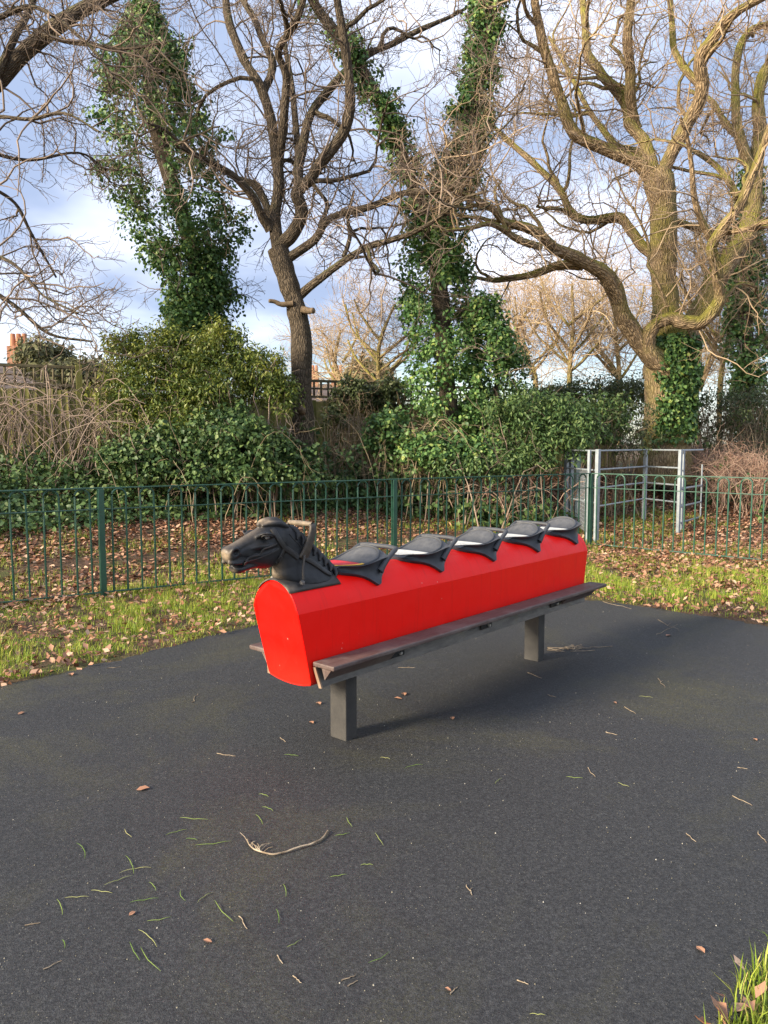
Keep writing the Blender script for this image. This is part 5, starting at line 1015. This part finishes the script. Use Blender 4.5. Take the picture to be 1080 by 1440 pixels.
for k, (x, y, dx_, dy_) in enumerate([(272, 1152, 40, 3), (248, 1170, 30, -8), (300, 1187, 50, -6), (178, 1172, 10, 12), (190, 1222, 45, -8), (185, 1215, 12, 26), (118, 1195, 12, 22), (143, 1254, 30, 4), (108, 1262, 34, -2), (86, 1275, 8, 22), (203, 1266, 40, -6), (224, 1294, 34, -6), (210, 1318, 26, 24), (188, 1338, 14, 26), (208, 1350, 28, 34), (312, 1282, 26, 30), (286, 1262, 20, -14), (392, 1288, 4, 20), (402, 1252, 4, 18), (536, 1348, 30, -16), (533, 1180, 12, 18), (490, 1156, 8, 14), (516, 1216, 18, 0), (482, 1174, 22, -4), (476, 1232, 24, -4), (378, 1137, 16, 6), (366, 1152, 10, 14), (372, 1118, 14, 4), (580, 1077, 26, -6), (542, 1066, 14, 2), (700, 1098, 10, -8), (808, 1094, 24, 2), (876, 1104, 16, 6), (91, 1327, 4, 12), (216, 1246, 10, 12), (254, 1260, 6, 16), (166, 1238, 40, -14), (908, 980, 20, 2), (410, 1062, 20, 2), (756, 1427, 22, 2), (270, 1180, 16, 2), (414, 1328, 18, -10)]):
    a = at_ground(x - dx_ / 2, y - dy_ / 2); b = at_ground(x + dx_ / 2, y + dy_ / 2); d = b - a
    tag(clipping(x, y, math.atan2(d[1], d[0]), float(np.linalg.norm(d[:2])), random.uniform(-0.25, 0.25)), 'green grass clipping lying on the tarmac', 'grass clipping', 'grass clippings on the tarmac')
def twiglet(x, y, dx_, dy_, r_=0.0019, fork=False):
    a = at_ground(x - dx_ / 2, y - dy_ / 2); b = at_ground(x + dx_ / 2, y + dy_ / 2); c = (a + b) / 2; t = np.linspace(0, 1, 7)[:, None]; P = a + (b - a) * t - c; P[1:-1] += rng.normal(size=(5, 3)) * 0.03 * np.linalg.norm(b - a) * np.array([1, 1, 0]); P[:, 2] = r_ * 0.9
    A_ = Acc(); A_.add(*tubes(P[None], np.linspace(r_, r_ * 0.5, 7)[None], 5))
    if fork: q = P[3] + np.array([0.35, 0.5, 0]) * np.linalg.norm(b - a) * 0.5; A_.add(*tubes(np.stack([P[3], (P[3] + q) / 2 + 0.002, q])[None], np.array([[r_ * 0.8, r_ * 0.6, r_ * 0.4]]), 5))
    o = A_.build('twig', M['bare']); o.location = (c[0], c[1], 0.0045); return o
for k, q in enumerate([(318, 1063, 26, 4), (342, 1300, 12, 18), (74, 1360, 26, -12), (394, 1352, 8, 12), (418, 1380, 12, 10), (490, 1378, 20, -8), (496, 1386, 14, -8), (638, 1396, 10, -10), (735, 1384, 16, 6), (972, 1180, 14, 12), (1044, 1128, 28, 14), (1072, 1180, 12, 14), (930, 962, 10, 14), (938, 886, 30, -14), (886, 1000, 16, 10), (776, 980, 12, 4), (752, 951, 20, 8), (572, 940, 24, 0), (160, 940, 20, -2), (274, 983, 8, -12), (860, 1033, 16, 4), (46, 1302, 22, -4), (660, 1254, 8, 14), (832, 1088, 10, 14), (1044, 1082, 14, 2), (398, 1042, 8, 6), (868, 852, 40, 10), (940, 880, 30, 16)]):
    tag(twiglet(*q, fork=k % 5 == 2), 'short pale dry twig lying on the tarmac', 'twig', 'dry twigs on the tarmac')
def main_twig():
    c = at_ground(405, 1195); A_ = Acc(); px = [(348, 1184), (352, 1194), (366, 1202), (384, 1206), (402, 1202), (424, 1195), (444, 1189), (456, 1180), (461, 1172)]
    P = catmull(np.array([at_ground(x, y) - c for x, y in px]), 4); P[:, 2] = 0.0055 + 0.004 * vnoise(np.arange(len(P)) * 0.5, np.zeros(len(P)), 3); A_.add(*tubes(P[None], np.interp(np.linspace(0, 1, len(P)), [0, 0.3, 1], [0.002, 0.0032, 0.0038])[None], 6))
    for k in range(12):
        i = 3 + int(rng.random() * 8); a = rng.uniform(0.5, 2.6); l = rng.uniform(0.015, 0.07); q = P[i] + np.array([math.cos(a) * l, math.sin(a) * l, rng.uniform(0.002, 0.022)]); A_.add(*tubes(np.stack([P[i], (P[i] + q) / 2 + np.array([0, 0.004, 0.004]), q])[None], np.array([[0.0014, 0.0012, 0.0008]]), 5))
    o = A_.build('twig', M['bare'], None); o.location = (c[0], c[1], 0.0045); tag(o, 'long curved pale twig with a tuft of side shoots on the open tarmac', 'twig', 'dry twigs on the tarmac')
main_twig()
p = at_ground(800, 914); A_ = Acc(); k = 16; a = rng.random(k) * np.pi; t = np.linspace(0, 1, 6)[None, :, None]; s = np.stack([rng.normal(0, 0.05, k), rng.normal(0, 0.03, k), np.full(k, 0.004)], 1); e = s + np.stack([np.cos(a) * 0.16 + 0.02, np.sin(a) * 0.05, rng.uniform(0, 0.012, k)], 1); P = s[:, None] * (1 - t) + e[:, None] * t + rng.normal(size=(k, 6, 3)) * 0.006 * np.array([1, 1, 0]); A_.add(*tubes(P, np.full((k, 6), 0.0022), 4)); o = A_.build('grass_wisp', M['bare']); o.location = (p[0], p[1], 0.0045); tag(o, 'pale wisp of dry grass beside the far post of the red horse', 'dry grass')
def leaf_on_tarmac(x, y, size, spin, label, tint):
    p = at_ground(x, y); T = np.array(OAKL if size > 0.06 else DEAD) * size; T[:, 0] -= size * 0.5; T[:, 2] += 0.003; o = link('fallen_leaf', py_mesh('fallen_leaf', T, fan(len(T))), M['litter']); o.location = (p[0], p[1], 0.005); o.rotation_euler = (0, 0, spin); tag(o, label, 'leaf', 'fallen leaves on the tarmac')
leaf_on_tarmac(201, 1112, 0.055, 0.4, 'pale pinkish curled leaf on open tarmac left of the horse', 0)
for x, y, s_ in ((985, 1339, 0.034), (292, 1327, 0.03), (448, 991, 0.05), (438, 1018, 0.04), (568, 978, 0.055), (560, 984, 0.05), (636, 1012, 0.045), (630, 1395, 0.02), (186, 1288, 0.025), (30, 1005, 0.04), (100, 950, 0.06), (940, 895, 0.06), (865, 990, 0.03), (1062, 1042, 0.03)):
    leaf_on_tarmac(x, y, s_, random.uniform(0, 6.28), 'small brown fallen leaf lying on the tarmac', 0)
